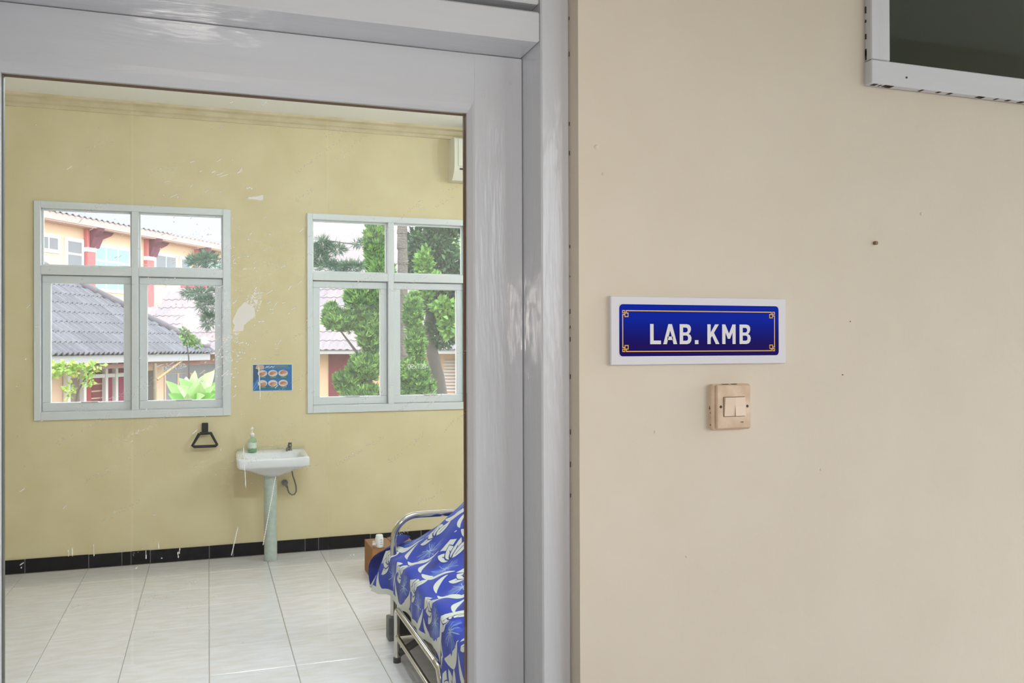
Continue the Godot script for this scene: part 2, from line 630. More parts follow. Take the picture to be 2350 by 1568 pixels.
func make_materials() -> void:
	var plaster_n := noise_tex(0.035, 3, Color.WHITE, Color.WHITE, 512, 5, true, 5.0)
	var brush_n := noise_tex(0.02, 9, Color.WHITE, Color.WHITE, 512, 3, true, 4.0)
	M.beige = textured(rgb(218, 209, 193), 0.75, noise_tex(0.008, 5, rgb(251, 250, 248), rgb(255, 255, 255), 512, 4), Vector3(0.9, 0.9, 0.9), null)
	M.beige.normal_enabled = true
	M.beige.normal_texture = plaster_n
	M.beige.normal_scale = 0.05
	M.yellow = textured(rgb(229, 214, 174), 0.7, noise_tex(0.007, 12, rgb(245, 243, 236), rgb(255, 255, 255), 512, 4), Vector3(0.6, 0.6, 0.6), plaster_n, 0.06)
	M.cream = mat(rgb(247, 245, 240), 0.8)
	M.cornice = textured(rgb(226, 212, 180), 0.8, noise_tex(0.012, 8, rgb(225, 220, 205), rgb(255, 255, 255), 512, 4), Vector3(0.8, 2.0, 0.8))
	for q in [["white_wood", Vector3(7, 0.7, 7)], ["white_rail", Vector3(0.7, 7, 7)]]:
		var pw := textured(rgb(213, 216, 222), 0.17, noise_tex(0.01, 15, rgb(250, 250, 250), rgb(255, 255, 255), 256, 3), q[1])
		pw.normal_enabled = true
		pw.normal_texture = brush_n
		pw.normal_scale = 0.24
		M[q[0]] = pw
	M.window_white = mat(rgb(222, 224, 224), 0.35)
	M.raw_wood = mat(rgb(96, 62, 40), 0.7)
	M.tile_a = textured(rgb(237, 235, 240), 0.16, noise_tex(0.014, 21, rgb(242, 237, 230), rgb(255, 255, 255), 512, 5), Vector3(0.7, 0.7, 2.4))
	M.tile_b = textured(rgb(234, 232, 237), 0.16, noise_tex(0.014, 22, rgb(242, 237, 230), rgb(255, 255, 255), 512, 5), Vector3(0.7, 0.7, 2.4))
	M.tile_c = textured(rgb(239, 236, 241), 0.16, noise_tex(0.014, 23, rgb(242, 237, 230), rgb(255, 255, 255), 512, 5), Vector3(0.7, 0.7, 2.4))
	M.grout = mat(rgb(178, 166, 150), 0.9)
	M.skirt = textured(rgb(36, 36, 38), 0.5, noise_tex(0.02, 31, rgb(170, 170, 176), rgb(255, 255, 255), 512, 5), Vector3(1.5, 1.5, 1.5))
	M.skirt_b = textured(rgb(42, 42, 46), 0.5, noise_tex(0.03, 32, rgb(150, 150, 156), rgb(255, 255, 255), 512, 5), Vector3(1.5, 1.5, 1.5))
	M.skirt.metallic_specular = 0.2
	M.skirt_b.metallic_specular = 0.2
	M.skirt_grout = mat(rgb(120, 118, 112), 0.9)
	M.glass = mat(Color(1, 1, 1, 0.04), 0.02)
	M.glass.transparency = BaseMaterial3D.TRANSPARENCY_ALPHA
	M.door_glass = mat(Color(1, 1, 1, 0.004), 0.02)
	M.door_glass.transparency = BaseMaterial3D.TRANSPARENCY_ALPHA
	M.tinted = mat(rgb(40, 50, 44), 0.03)
	M.grime = mat(Color.WHITE, 0.9)
	M.grime.albedo_texture = grime_print()
	M.grime.transparency = BaseMaterial3D.TRANSPARENCY_ALPHA
	M.grime.texture_repeat = false
	M.dirt = mat(rgb(70, 58, 44), 0.95)
	M.nail = mat(rgb(140, 118, 92), 0.8)
	M.chrome = mat(rgb(200, 196, 190), 0.14, 1.0)
	M.steel = mat(rgb(130, 130, 128), 0.3, 1.0)
	M.black = mat(rgb(34, 34, 36), 0.5)
	M.dark_board = mat(rgb(48, 48, 46), 0.55)
	M.grey_plastic = mat(rgb(96, 97, 92), 0.5)
	M.porcelain = mat(rgb(236, 236, 238), 0.12)
	M.pedestal = textured(rgb(198, 208, 200), 0.4, noise_tex(0.03, 41, rgb(222, 226, 220), rgb(255, 255, 255), 256, 4), Vector3(3, 3, 3))
	M.plastic_white = mat(rgb(238, 238, 234), 0.4)
	M.carton = mat(rgb(164, 112, 58), 0.85)

# ---------------------------------------------------------------- the shell of room and corridor
const FRONT := 1.47
const BACK := 6.80
const WINS := [[-1.142, 0.155], [0.708, 2.005], [2.558, 3.855]]

func build_shell() -> void:
	# wall between corridor and room
	var st := new_st()
	holed(st, -4.0, 6.5, -0.12, 3.62, -FRONT, -FRONT - 0.16, [[-0.48, 0.639, -0.2, 2.80], [1.285, 2.60, 2.088, 3.05]])
	var w := part("wall_front", st, M.beige)
	tag(w, "beige plastered corridor wall right of the white door frame", "wall", "", "structure")
	for q in [[1.306, 1.764, 0.0040], [1.223, 1.492, 0.0012], [1.243, 1.601, 0.0010]]:
		st = new_st()
		tube(st, [Vector3(q[0], q[1], -FRONT - 0.004), Vector3(q[0] + 0.001, q[1] - 0.001, -FRONT + q[2] * 1.6)], q[2], 9)
		part("nail", st, M.nail, w)
	# plaster blisters
	for q in [[0.675, 1.918, 0.005], [0.688, 1.869, 0.003], [0.794, 1.389, 0.0035], [1.17, 1.30, 0.003], [0.86, 1.15, 0.003], [1.43, 1.83, 0.004]]:
		st = new_st()
		lathe(st, [Vector2(q[2], 0), Vector2(q[2] * 0.8, q[2] * 0.25), Vector2(q[2] * 0.4, q[2] * 0.42), Vector2(0, q[2] * 0.48)], Vector3.ZERO, 10)
		var b := part("plaster_blister", st, M.beige, w)
		b.transform = Transform3D(Basis(Vector3.RIGHT, PI / 2.0), Vector3(q[0], q[1], -FRONT))
	# room walls
	st = new_st()
	var holes := []
	for q in WINS:
		holes.append([q[0] + 0.01, q[1] - 0.01, 1.055, 2.562])
	holed(st, -3.35, 4.35, -0.3, 3.5, -BACK - 0.012, -BACK - 0.17, holes)
	tag(part("wall_back", st, M.yellow), "pale yellow room wall with two white windows", "wall", "", "structure")
	for q in [["wall_left", -3.35, -3.2, "pale yellow wall at the unseen left end of the room"], ["wall_right", 4.2, 4.35, "pale yellow wall at the unseen right end behind the bed"]]:
		tag(boxpart(q[0], Vector3(q[1], -0.3, -BACK - 0.012), Vector3(q[2], 3.5, -FRONT - 0.16), M.yellow, self, 0.0), q[3], "wall", "", "structure")
	tag(boxpart("ceiling", Vector3(-3.35, 3.30, -BACK - 0.17), Vector3(4.35, 3.5, -FRONT - 0.16), M.cream, self, 0.0), "cream painted ceiling of the room behind the glass", "ceiling", "", "structure")
	# cornice
	st = new_st()
	prism(st, [Vector2(0, 0), Vector2(0.012, 0), Vector2(0.016, 0.022), Vector2(0.03, 0.03), Vector2(0.045, 0.055), Vector2(0.07, 0.066), Vector2(0.075, 0.085), Vector2(0, 0.085)], Vector3(-3.2, 3.216, -BACK - 0.012), Vector3(0, 0, 1), Vector3.UP, Vector3(7.4, 0, 0))
	tag(part("trim_1", st, M.cornice), "stained cream cornice moulding along the top of the yellow wall", "cornice", "", "structure")
	# floor slab (grout) and tiles
	var fl := boxpart("floor", Vector3(-3.35, -0.25, -BACK - 0.012), Vector3(4.35, -0.0045, -FRONT - 0.16), M.grout, self, 0.0)
	tag(fl, "glossy beige ceramic tile floor of the room", "floor", "", "structure")
	st = new_st()
	box(st, Vector3(-0.1985, -0.012, -0.1985), Vector3(0.1985, 0.0, 0.1985), 0.0025)
	var tile := done(st)
	var rng := RandomNumberGenerator.new()
	rng.seed = 7
	var kinds := [M.tile_a, M.tile_b, M.tile_c]
	for i in range(-8, 11):
		for j in 13:
			var c := Vector3(i * 0.4 + 0.2, 0, -(1.78 + j * 0.4) - 0.0)
			if c.x > 4.2 or c.x < -3.2:
				continue
			var t := put("floor_tile", tile, kinds[rng.randi() % 3], fl)
			t.position = c + Vector3(0, rng.randf() * 0.0006, 0)
	# black skirting tiles
	var bb := boxpart("baseboard_back", Vector3(-3.2, 0, -BACK - 0.012), Vector3(4.2, 0.091, -BACK - 0.004), M.skirt_grout, self, 0.0)
	tag(bb, "row of black ceramic skirting tiles under the yellow wall", "baseboard", "", "structure")
	var cuts := [-3.2, -2.8, -2.4, -2.0, -1.6, -1.197, -0.799, -0.585, -0.525, -0.397, 0.003, 0.17, 0.405, 0.69, 0.79, 1.187, 1.59, 1.99, 2.39, 2.79, 3.19, 3.6, 4.0, 4.2]
	for i in cuts.size() - 1:
		boxpart("skirting_tile", Vector3(cuts[i] + 0.003, 0, -BACK - 0.01), Vector3(cuts[i + 1] - 0.003, 0.0915 + 0.001 * (i % 3), -BACK + 0.0005 * (i % 2)), M.skirt if i % 3 else M.skirt_b, bb, 0.0015)
	# corridor
	tag(boxpart("floor_001", Vector3(-4.0, -0.3, -FRONT - 0.16), Vector3(6.5, -0.002, 1.6), M.tile_b, self, 0.0), "plain tiled corridor floor in front of the door", "floor", "", "structure")
	tag(boxpart("ceiling_001", Vector3(-4.0, 3.5, -FRONT), Vector3(6.5, 3.62, 2.3), M.cream, self, 0.0), "plain corridor ceiling in front of the door", "ceiling", "", "structure")
	st = new_st()
	holed(st, -4.0, 6.5, -0.3, 3.5, 1.45, 1.6, [[1.6, 4.4, 0.8, 2.7]])
	tag(part("wall_rear", st, M.beige), "beige corridor wall opposite the door with a wide opening to daylight", "wall", "", "structure")
	var dd := thing("door_2", "dark brown wooden double doors across the corridor, behind the camera", "door", Vector3(0, 0, 1.45), 0.0, "structure")
	var dw := mat(rgb(70, 56, 46), 0.55)
	for k in 4:
		var lx := -2.25 + k * 0.95
		boxpart("door_leaf", Vector3(lx, 0.0, -0.045), Vector3(lx + 0.94, 2.75, 0.0), dw, dd, 0.003)
		for y in [0.2, 1.45]:
			boxpart("door_panel", Vector3(lx + 0.14, y, -0.056), Vector3(lx + 0.80, y + 1.05, -0.045), dw, dd, 0.008)
	tag(boxpart("wall_end", Vector3(-4.15, -0.3, -FRONT - 0.16), Vector3(-4.0, 3.62, 1.6), M.beige, self, 0.0), "beige wall closing the left end of the corridor", "wall", "", "structure")

# ---------------------------------------------------------------- the glazed door and its frame
func build_door() -> void:
	var d := thing("door_1", "white painted glazed door in a white wooden frame", "door", Vector3.ZERO, 0.0, "structure")
	var m: Material = M.white_wood
	boxpart("jamb", Vector3(0.5815, 0, -1.66), Vector3(0.6385, 2.80, -1.51), m, d, 0.003)
	boxpart("jamb", Vector3(-0.479, 0, -1.66), Vector3(-0.422, 2.80, -1.51), m, d, 0.003)
	boxpart("head", Vector3(-0.4215, 2.115, -1.66), Vector3(0.5803, 2.171, -1.511), M.white_rail, d, 0.003)
	boxpart("transom_board", Vector3(-0.4215, 2.186, -1.66), Vector3(0.5805, 2.74, -1.514), M.white_rail, d, 0.003)
	boxpart("transom_recess", Vector3(-0.4215, 2.171, -1.66), Vector3(0.5805, 2.186, -1.56), M.tinted, d, 0.0)
	# leaf: stiles and rail with a moulded edge towards the pane
	for s in [0, 1]:
		var st := new_st()
		var prof := [Vector2(0.5795, 1.61), Vector2(0.4838, 1.61), Vector2(0.4800, 1.6125), Vector2(0.475, 1.620), Vector2(0.472, 1.6245), Vector2(0.472, 1.65), Vector2(0.5795, 1.65)]
		if s == 1:
			for i in prof.size():
				prof[i] = Vector2(0.151 - prof[i].x, prof[i].y)
		prism(st, prof, Vector3(0, 0.01, 0), Vector3.RIGHT, Vector3.FORWARD, Vector3(0, 2.1035, 0))
		var stile := part("stile", st, m, d)
		if s == 0:
			for q in [[0.5005, 2.035, 0.0035], [0.556, 2.065, 0.003]]:
				st = new_st()
				lathe(st, [Vector2(q[2] + 0.0012, 0), Vector2(q[2] + 0.0006, 0.0006), Vector2(q[2], 0.0002), Vector2(0, 0.0003)], Vector3.ZERO, 14)
				part("screw_plug", st, m, stile).transform = Transform3D(Basis(Vector3.RIGHT, PI / 2.0), Vector3(q[0], q[1], -1.61))
	var rs := new_st()
	prism(rs, [Vector2(2.1135, 1.6105), Vector2(2.030, 1.6105), Vector2(2.018, 1.6125), Vector2(2.008, 1.619), Vector2(2.003, 1.6245), Vector2(2.003, 1.65), Vector2(2.1135, 1.65)], Vector3(-0.3315, 0, 0), Vector3.UP, Vector3.FORWARD, Vector3(0.8141, 0, 0))
	part("rail", rs, M.white_rail, d)
	boxpart("rail", Vector3(-0.3315, 0.01, -1.65), Vector3(0.483, 0.26, -1.6105), m, d, 0.006)
	# unpainted rebate round the pane
	boxpart("glazing_rebate", Vector3(0.4693, 0.262, -1.645), Vector3(0.4719, 2.0028, -1.632), M.raw_wood, d, 0.0005)
	boxpart("glazing_rebate", Vector3(-0.321, 2.0014, -1.645), Vector3(0.4684, 2.0028, -1.632), M.raw_wood, d, 0.0005)
	boxpart("glazing_rebate", Vector3(-0.3209, 0.262, -1.645), Vector3(-0.3185, 2.0004, -1.632), M.grey_plastic, d, 0.0005)
	var pane := boxpart("pane", Vector3(-0.3195, 0.262, -1.630), Vector3(0.4705, 2.0015, -1.625), M.door_glass, d, 0.0)
	var gs := new_st()
	gs.set_smooth_group(-1)
	var c := [Vector3(-0.319, 2.001, -1.6246), Vector3(0.470, 2.001, -1.6246), Vector3(0.470, 0.262, -1.6246), Vector3(-0.319, 0.262, -1.6246)]
	var uv := [Vector2(0, 0), Vector2(1, 0), Vector2(1, 1), Vector2(0, 1)]
	for i in [0, 1, 2, 0, 2, 3]:
		gs.set_uv(uv[i])
		gs.set_normal(Vector3(0, 0, 1))
		gs.add_vertex(c[i])
	var g := put("grime", gs.commit(), M.grime, pane)
	g.set_meta("label", "scratches, specks and paint flakes on the glass")
	# high window in the corridor wall
	var w := thing("window_4", "white framed high window with dark tinted glass at upper right", "window", Vector3.ZERO, 0.0, "structure")
	boxpart("stile", Vector3(1.2855, 2.139, -1.56), Vector3(1.334, 3.05, -1.452), m, w, 0.002)
	boxpart("sill_rail", Vector3(1.2835, 2.0885, -1.56), Vector3(2.6, 2.138, -1.450), M.white_rail, w, 0.002)
	boxpart("stile", Vector3(2.55, 2.139, -1.56), Vector3(2.599, 3.05, -1.452), m, w, 0.002)
	boxpart("head_rail", Vector3(1.334, 3.0, -1.56), Vector3(2.55, 3.05, -1.452), m, w, 0.002)
	boxpart("pane", Vector3(1.334, 2.138, -1.500), Vector3(2.55, 3.0, -1.494), M.tinted, w, 0.0)
	# cracked paint and dirt along the joint with the plaster
	var rng := RandomNumberGenerator.new()
	rng.seed = 19
	for k in 15:
		var x := 1.285 + 0.44 * rng.randf()
		var l := 0.003 + rng.randf() * 0.012
		boxpart("paint_crack", Vector3(x, 2.0880, -1.4665 + rng.randf() * 0.004), Vector3(x + l, 2.0887, -1.4535 + rng.randf() * 0.002), M.dirt, w, 0.0001)
	for k in 7:
		var y := 2.095 + rng.randf() * 0.25
		boxpart("paint_crack", Vector3(1.2845, y, -1.4695), Vector3(1.2858, y + 0.004 + rng.randf() * 0.016, -1.466), M.dirt, w, 0.0001)
	boxpart("paint_crack", Vector3(1.2858, 2.1380, -1.47), Vector3(1.326, 2.1390, -1.4528), M.dirt, w, 0.0003)
	st_nail(w, Vector3(1.3735, 2.1085, -1.450), 0.0022)
	for k in 16:
		var y := 1.0 + rng.randf() * 1.35
		boxpart("paint_crack", Vector3(0.6378, y, -1.5105), Vector3(0.6388, y + 0.002 + rng.randf() * 0.008, -1.5094), M.dirt, d, 0.0001)

func st_nail(parent: Node3D, at: Vector3, r: float) -> void:
	var st := new_st()
	tube(st, [at + Vector3(0, 0, -0.003), at + Vector3(0, 0, 0.001)], r, 9)
	part("nail_hole", st, M.dirt, parent)

# ---------------------------------------------------------------- room windows
func build_windows() -> void:
	var labels := ["white four pane window left of the hand washing poster", "white four pane window right of the hand washing poster", "white four pane window beyond the bed, out of view"]
	for i in 3:
		var w := thing("window_%d" % (i + 1), labels[i], "window", Vector3((WINS[i] as Array)[0], 0, -BACK), 0.0, "structure")
		var m: Material = M.window_white
		var zf := 0.006
		var zb := -0.11
		boxpart("jamb", Vector3(0, 1.045, zb), Vector3(0.042, 2.570, zf), m, w, 0.003)
		boxpart("jamb", Vector3(1.242, 1.045, zb), Vector3(1.297, 2.570, zf), m, w, 0.003)
		boxpart("mullion", Vector3(0.622, 1.102, zb), Vector3(0.668, 2.524, zf), m, w, 0.003)
		boxpart("head", Vector3(0.042, 2.524, zb), Vector3(1.242, 2.570, zf), m, w, 0.003)
		boxpart("sill", Vector3(0.042, 1.045, zb), Vector3(1.242, 1.102, zf), m, w, 0.003)
		for s in 2:
			var x0 := 0.042 if s == 0 else 0.668
			var x1 := 0.622 if s == 0 else 1.242
			boxpart("transom", Vector3(x0, 2.060, zb), Vector3(x1, 2.122, zf), m, w, 0.003)
			# fixed light above
			var bead := new_st()
			for q in [[x0, x0 + 0.012, 2.122, 2.524], [x1 - 0.012, x1, 2.122, 2.524], [x0 + 0.012, x1 - 0.012, 2.122, 2.134], [x0 + 0.012, x1 - 0.012, 2.512, 2.524]]:
				box(bead, Vector3(q[0], q[2], -0.075), Vector3(q[1], q[3], -0.045), 0.002)
			part("glazing_bead", bead, m, w)
			boxpart("pane", Vector3(x0 + 0.004, 2.126, -0.064), Vector3(x1 - 0.004, 2.520, -0.060), M.glass, w, 0.0)
			# opening sash below
			var a := x0 + 0.003
			var b := x1 - 0.003
			var y0 := 1.105
			var y1 := 2.057
			var sash := boxpart("sash", Vector3(a, y0, -0.085), Vector3(b, y0 + 0.06, -0.035), m, w, 0.004)
			boxpart("sash_rail", Vector3(a, y1 - 0.052, -0.085), Vector3(b, y1, -0.035), m, sash, 0.004)
			boxpart("sash_stile", Vector3(a, y0 + 0.06, -0.085), Vector3(a + 0.054, y1 - 0.052, -0.035), m, sash, 0.004)
			boxpart("sash_stile", Vector3(b - 0.052, y0 + 0.06, -0.085), Vector3(b, y1 - 0.052, -0.035), m, sash, 0.004)
			boxpart("window_stay", Vector3((a + b) / 2.0 - 0.04, y0 + 0.058, -0.04), Vector3((a + b) / 2.0 + 0.07, y0 + 0.064, -0.024), m, sash, 0.002)
			var pane := boxpart("pane", Vector3(a + 0.05, y0 + 0.055, -0.062), Vector3(b - 0.048, y1 - 0.048, -0.058), M.glass, sash, 0.0)
			if s == 1 and i < 2:
				# the glazier's size mark, written on the outer side
				var tm := TextMesh.new()
				tm.text = "48.7x90"
				var f := SystemFont.new()
				f.font_names = PackedStringArray(["Droid Sans"])
				f.font_italic = true
				tm.font = f
				tm.font_size = 16
				tm.pixel_size = 0.003
				tm.depth = 0.0006
				var t := put("chalk_mark", tm, M.plastic_white, pane)
				t.transform = Transform3D(Basis(Vector3.BACK, 0.13 if i == 0 else 0.0) * Basis(Vector3(-1, 0, 0), Vector3.UP, Vector3(0, 0, 1)), Vector3(a + (0.235 if i == 0 else 0.2), 1.405 if i == 0 else 1.39, -0.0575))
				t.set_meta("label", "white handwritten size mark, seen mirrored")

# ---------------------------------------------------------------- corridor things
func sign_print() -> ImageTexture:
	var W := 1044
	var H := 291
	var im := Image.create(W, H, false, Image.FORMAT_RGB8)
	im.fill(rgb(205, 204, 210))
	var corner := func(x: float, y: float) -> bool:
		var r := 22.0
		var dx := maxf(maxf(r - x, x - (W - r)), 0.0)
		var dy := maxf(maxf(r - y, y - (H - r)), 0.0)
		return dx * dx + dy * dy <= r * r
	for y in H:
		# printed shading of the blue field: bright cobalt above, indigo below
		var t := clampf((y / float(H) - 0.28) / 0.5, 0.0, 1.0)
		var c := rgb(6, 38, 168).lerp(rgb(28, 14, 98), t)
		var x0 := 0
		while x0 < 30 and not corner.call(float(x0), float(y)):
			x0 += 1
		im.fill_rect(Rect2i(x0, y, W - 2 * x0, 1), c)
	var gold := rgb(236, 184, 72)
	var w := 6
	var L := 18
	var T := 33
	var R := W - 26
	var B := H - 24
	im.fill_rect(Rect2i(L + 26, T, R - L - 52, w), gold)
	im.fill_rect(Rect2i(L + 26, B - w, R - L - 52, w), gold)
	im.fill_rect(Rect2i(L, T + 26, w, B - T - 52), gold)
	im.fill_rect(Rect2i(R - w, T + 26, w, B - T - 52), gold)
	for sx in 2:
		for sy in 2:
			# a small square outside, a larger one inside, joined at the corner
			var ox := L if sx == 0 else R - 18
			var oy := T if sy == 0 else B - 18
			frame_rect(im, ox, oy, 18, 18, 5, gold)
			var ix := L + 14 if sx == 0 else R - 14 - 25
			var iy := T + 14 if sy == 0 else B - 14 - 25
			frame_rect(im, ix, iy, 25, 25, 5, gold)
			im.fill_rect(Rect2i(L + 22 if sx == 0 else R - 22 - w, T if sy == 0 else B - 16, w, 16), gold)
			im.fill_rect(Rect2i(L if sx == 0 else R - 16, T + 22 if sy == 0 else B - 22 - w, 16, w), gold)
	return ImageTexture.create_from_image(im)

func frame_rect(im: Image, x: int, y: int, w: int, h: int, t: int, c: Color) -> void:
	im.fill_rect(Rect2i(x, y, w, t), c)
	im.fill_rect(Rect2i(x, y + h - t, w, t), c)
	im.fill_rect(Rect2i(x, y, t, h), c)
	im.fill_rect(Rect2i(x + w - t, y, t, h), c)

func flat_card(u: Vector3, v: Vector3, o: Vector3) -> ArrayMesh:
	var st := new_st()
	var c := [o, o + u, o + u + v, o + v]
	var uv := [Vector2(0, 0), Vector2(1, 0), Vector2(1, 1), Vector2(0, 1)]
	for i in [0, 1, 2, 0, 2, 3]:
		st.set_uv(uv[i])
		st.set_normal(-u.cross(v).normalized())
		st.add_vertex(c[i])
	return st.commit()

# letters of the sign as simple outlines in a 100 high box
func letter_polys(ch: String) -> Array:
	match ch:
		"L":
			return [[[0, 0], [19, 0], [19, 82], [60, 82], [60, 100], [0, 100]]]
		"A":
			return [[[29, 0], [49, 0], [78, 100], [58, 100], [39, 30], [20, 100], [0, 100]], [[25, 62], [53, 62], [56, 79], [22, 79]]]
		"B":
			return [[[0, 0], [19, 0], [19, 100], [0, 100]], [[19, 0], [40, 0], [55, 4], [63, 14], [64, 28], [59, 41], [50, 49], [19, 49], [19, 41], [37, 41], [44, 37], [46, 29], [44, 21], [37, 17], [19, 17]], [[19, 49], [50, 49], [61, 55], [67, 68], [65, 84], [56, 96], [42, 100], [19, 100], [19, 83], [39, 83], [46, 79], [48, 70], [46, 61], [39, 57], [19, 57]]]
		".":
			return [[[0, 80], [20, 80], [20, 100], [0, 100]]]
		"K":
			return [[[0, 0], [19, 0], [19, 42], [45, 0], [67, 0], [38, 43], [70, 100], [49, 100], [27, 58], [19, 70], [19, 100], [0, 100]]]
		"M":
			return [[[0, 0], [18, 0], [40, 47], [61, 0], [79, 0], [79, 100], [61, 100], [61, 40], [46, 73], [33, 73], [19, 40], [19, 100], [0, 100]]]
	return []

func build_corridor_objects() -> void:
	var s := thing("door_sign", "white plaque with blue panel reading LAB. KMB on the beige wall", "sign", Vector3(0.698, 1.516, -FRONT))
	boxpart("plaque", Vector3(0, 0, 0), Vector3(0.382, 0.128, 0.010), mat(rgb(216, 215, 222), 0.45), s, 0.0015)
	var pm := mat(Color.WHITE, 0.5, 0.0, 0.15)
	pm.albedo_texture = sign_print()
	put("blue_panel", flat_card(Vector3(0.3475, 0, 0), Vector3(0, -0.0965, 0), Vector3(0.0172, 0.1128, 0.0103)), pm, s).set_meta("label", "blue printed panel with gold corner ornaments")
	# raised white letters
	var lm := mat(rgb(220, 220, 222), 0.45)
	var hgt := 0.0378
	var top := 0.0764
	for q in [["L", 0.0805, 0.374], ["A", 0.1080, 0.378], ["B", 0.1430, 0.385], [".", 0.1758, 0.40], ["K", 0.2030, 0.385], ["M", 0.2357, 0.392], ["B", 0.2745, 0.385]]:
		var st := new_st()
		st.set_smooth_group(-1)
		var polys := letter_polys(q[0])
		var k: float = hgt / 100.0
		for pc in polys:
			var sc := []
			for p in pc:
				sc.append(Vector2(p[0] * k, -p[1] * k))
			prism(st, sc, Vector3(q[1], top, 0.0104), Vector3.RIGHT, Vector3.UP, Vector3(0, 0, 0.0006))
		part("letter", st, lm, s)
	# light switch
	var sw := thing("light_switch", "dirty cream double rocker light switch below the sign", "light switch", Vector3(0.908, 1.391, -FRONT))
	var cream := textured(rgb(226, 207, 184), 0.5, noise_tex(0.012, 51, rgb(226, 212, 198), rgb(255, 255, 255), 256, 4), Vector3(7, 7, 7))
	var rock := mat(rgb(228, 208, 186), 0.42)
	boxpart("back_box", Vector3(0.0, -0.001, 0), Vector3(0.0855, 0.0865, 0.016), cream, sw, 0.003)
	var pl := boxpart("face_plate", Vector3(0.0065, 0.0015, 0.016), Vector3(0.0815, 0.0855, 0.0225), cream, sw, 0.004)
	boxpart("well", Vector3(0.0205, 0.0245, 0.0222), Vector3(0.0675, 0.0625, 0.0230), M.dirt, sw, 0.0002)
	for k in 2:
		var rk := new_st()
		var x0 := 0.0213 + k * 0.0232
		var tilt := 0.0022 if k == 0 else -0.001
		prism(rk, [Vector2(0.0252, 0), Vector2(0.0618, 0), Vector2(0.0612, 0.0045 + tilt), Vector2(0.0435, 0.0038), Vector2(0.0258, 0.0045 - tilt)], Vector3(x0, 0, 0.0226), Vector3.UP, Vector3.BACK, Vector3(0.0224, 0, 0))
		part("rocker", rk, rock, sw)
	for x in [0.0145, 0.0735]:
		var sc := new_st()
		tube(sc, [Vector3(x, 0.0437, 0.0215), Vector3(x, 0.0437, 0.0228)], 0.0028, 12)
		part("screw_hole", sc, M.black, sw)
	var tm := TextMesh.new()
	tm.text = "OMI"
	tm.font_size = 16
	tm.pixel_size = 0.00022
	tm.depth = 0.0002
	put("maker_mark", tm, M.dirt, sw).position = Vector3(0.0615, 0.0135, 0.0226)
	# chips and dirt on the switch box
	var rng := RandomNumberGenerator.new()
	rng.seed = 3
	for k in 5:
		var y := rng.randf() * 0.045
		boxpart("dirt_speck", Vector3(-0.0004, y, 0.002 + rng.randf() * 0.008), Vector3(0.0005, y + 0.001 + rng.randf() * 0.003, 0.007 + rng.randf() * 0.003), M.dirt, sw, 0.0001)
	for k in 6:
		var x := 0.004 + rng.randf() * 0.07
		boxpart("dirt_speck", Vector3(x, 0.0860, 0.010), Vector3(x + 0.003 + rng.randf() * 0.01, 0.0868, 0.0165), M.dirt, sw, 0.0001)

# ---------------------------------------------------------------- room things
func rrect(hw: float, hd: float, r: float, y: float, zc: float, n := 6) -> Array:
	var p := []
	for q in [[1, 1, 0.0], [-1, 1, 90.0], [-1, -1, 180.0], [1, -1, 270.0]]:
		for i in n:
			var a := deg_to_rad(q[2] + 90.0 * i / (n - 1))
			p.append(Vector3(q[0] * (hw - r) + cos(a) * r, y, zc + q[1] * (hd - r) + sin(a) * r))
	return p

func loft(st: SurfaceTool, rings: Array, c: Vector3, cap0 := true, cap1 := true) -> void:
	st.set_smooth_group(0)
	for i in rings.size() - 1:
		var a: Array = rings[i]
		var b: Array = rings[i + 1]
		for k in a.size():
			var l := (k + 1) % a.size()
			# keep the winding of the loft direction
			st.add_vertex(c + a[k])
			st.add_vertex(c + b[k])
			st.add_vertex(c + a[l])
			st.add_vertex(c + a[l])
			st.add_vertex(c + b[k])
			st.add_vertex(c + b[l])
	for e in [[cap0, rings[0], Vector3.UP], [cap1, rings[rings.size() - 1], Vector3.DOWN]]:
		if not e[0]:
			continue
		var mid := Vector3.ZERO
		for p in e[1]:
			mid += p
		mid /= e[1].size()
		for k in e[1].size():
			tri(st, c + mid, c + e[1][k], c + e[1][(k + 1) % e[1].size()], e[2])

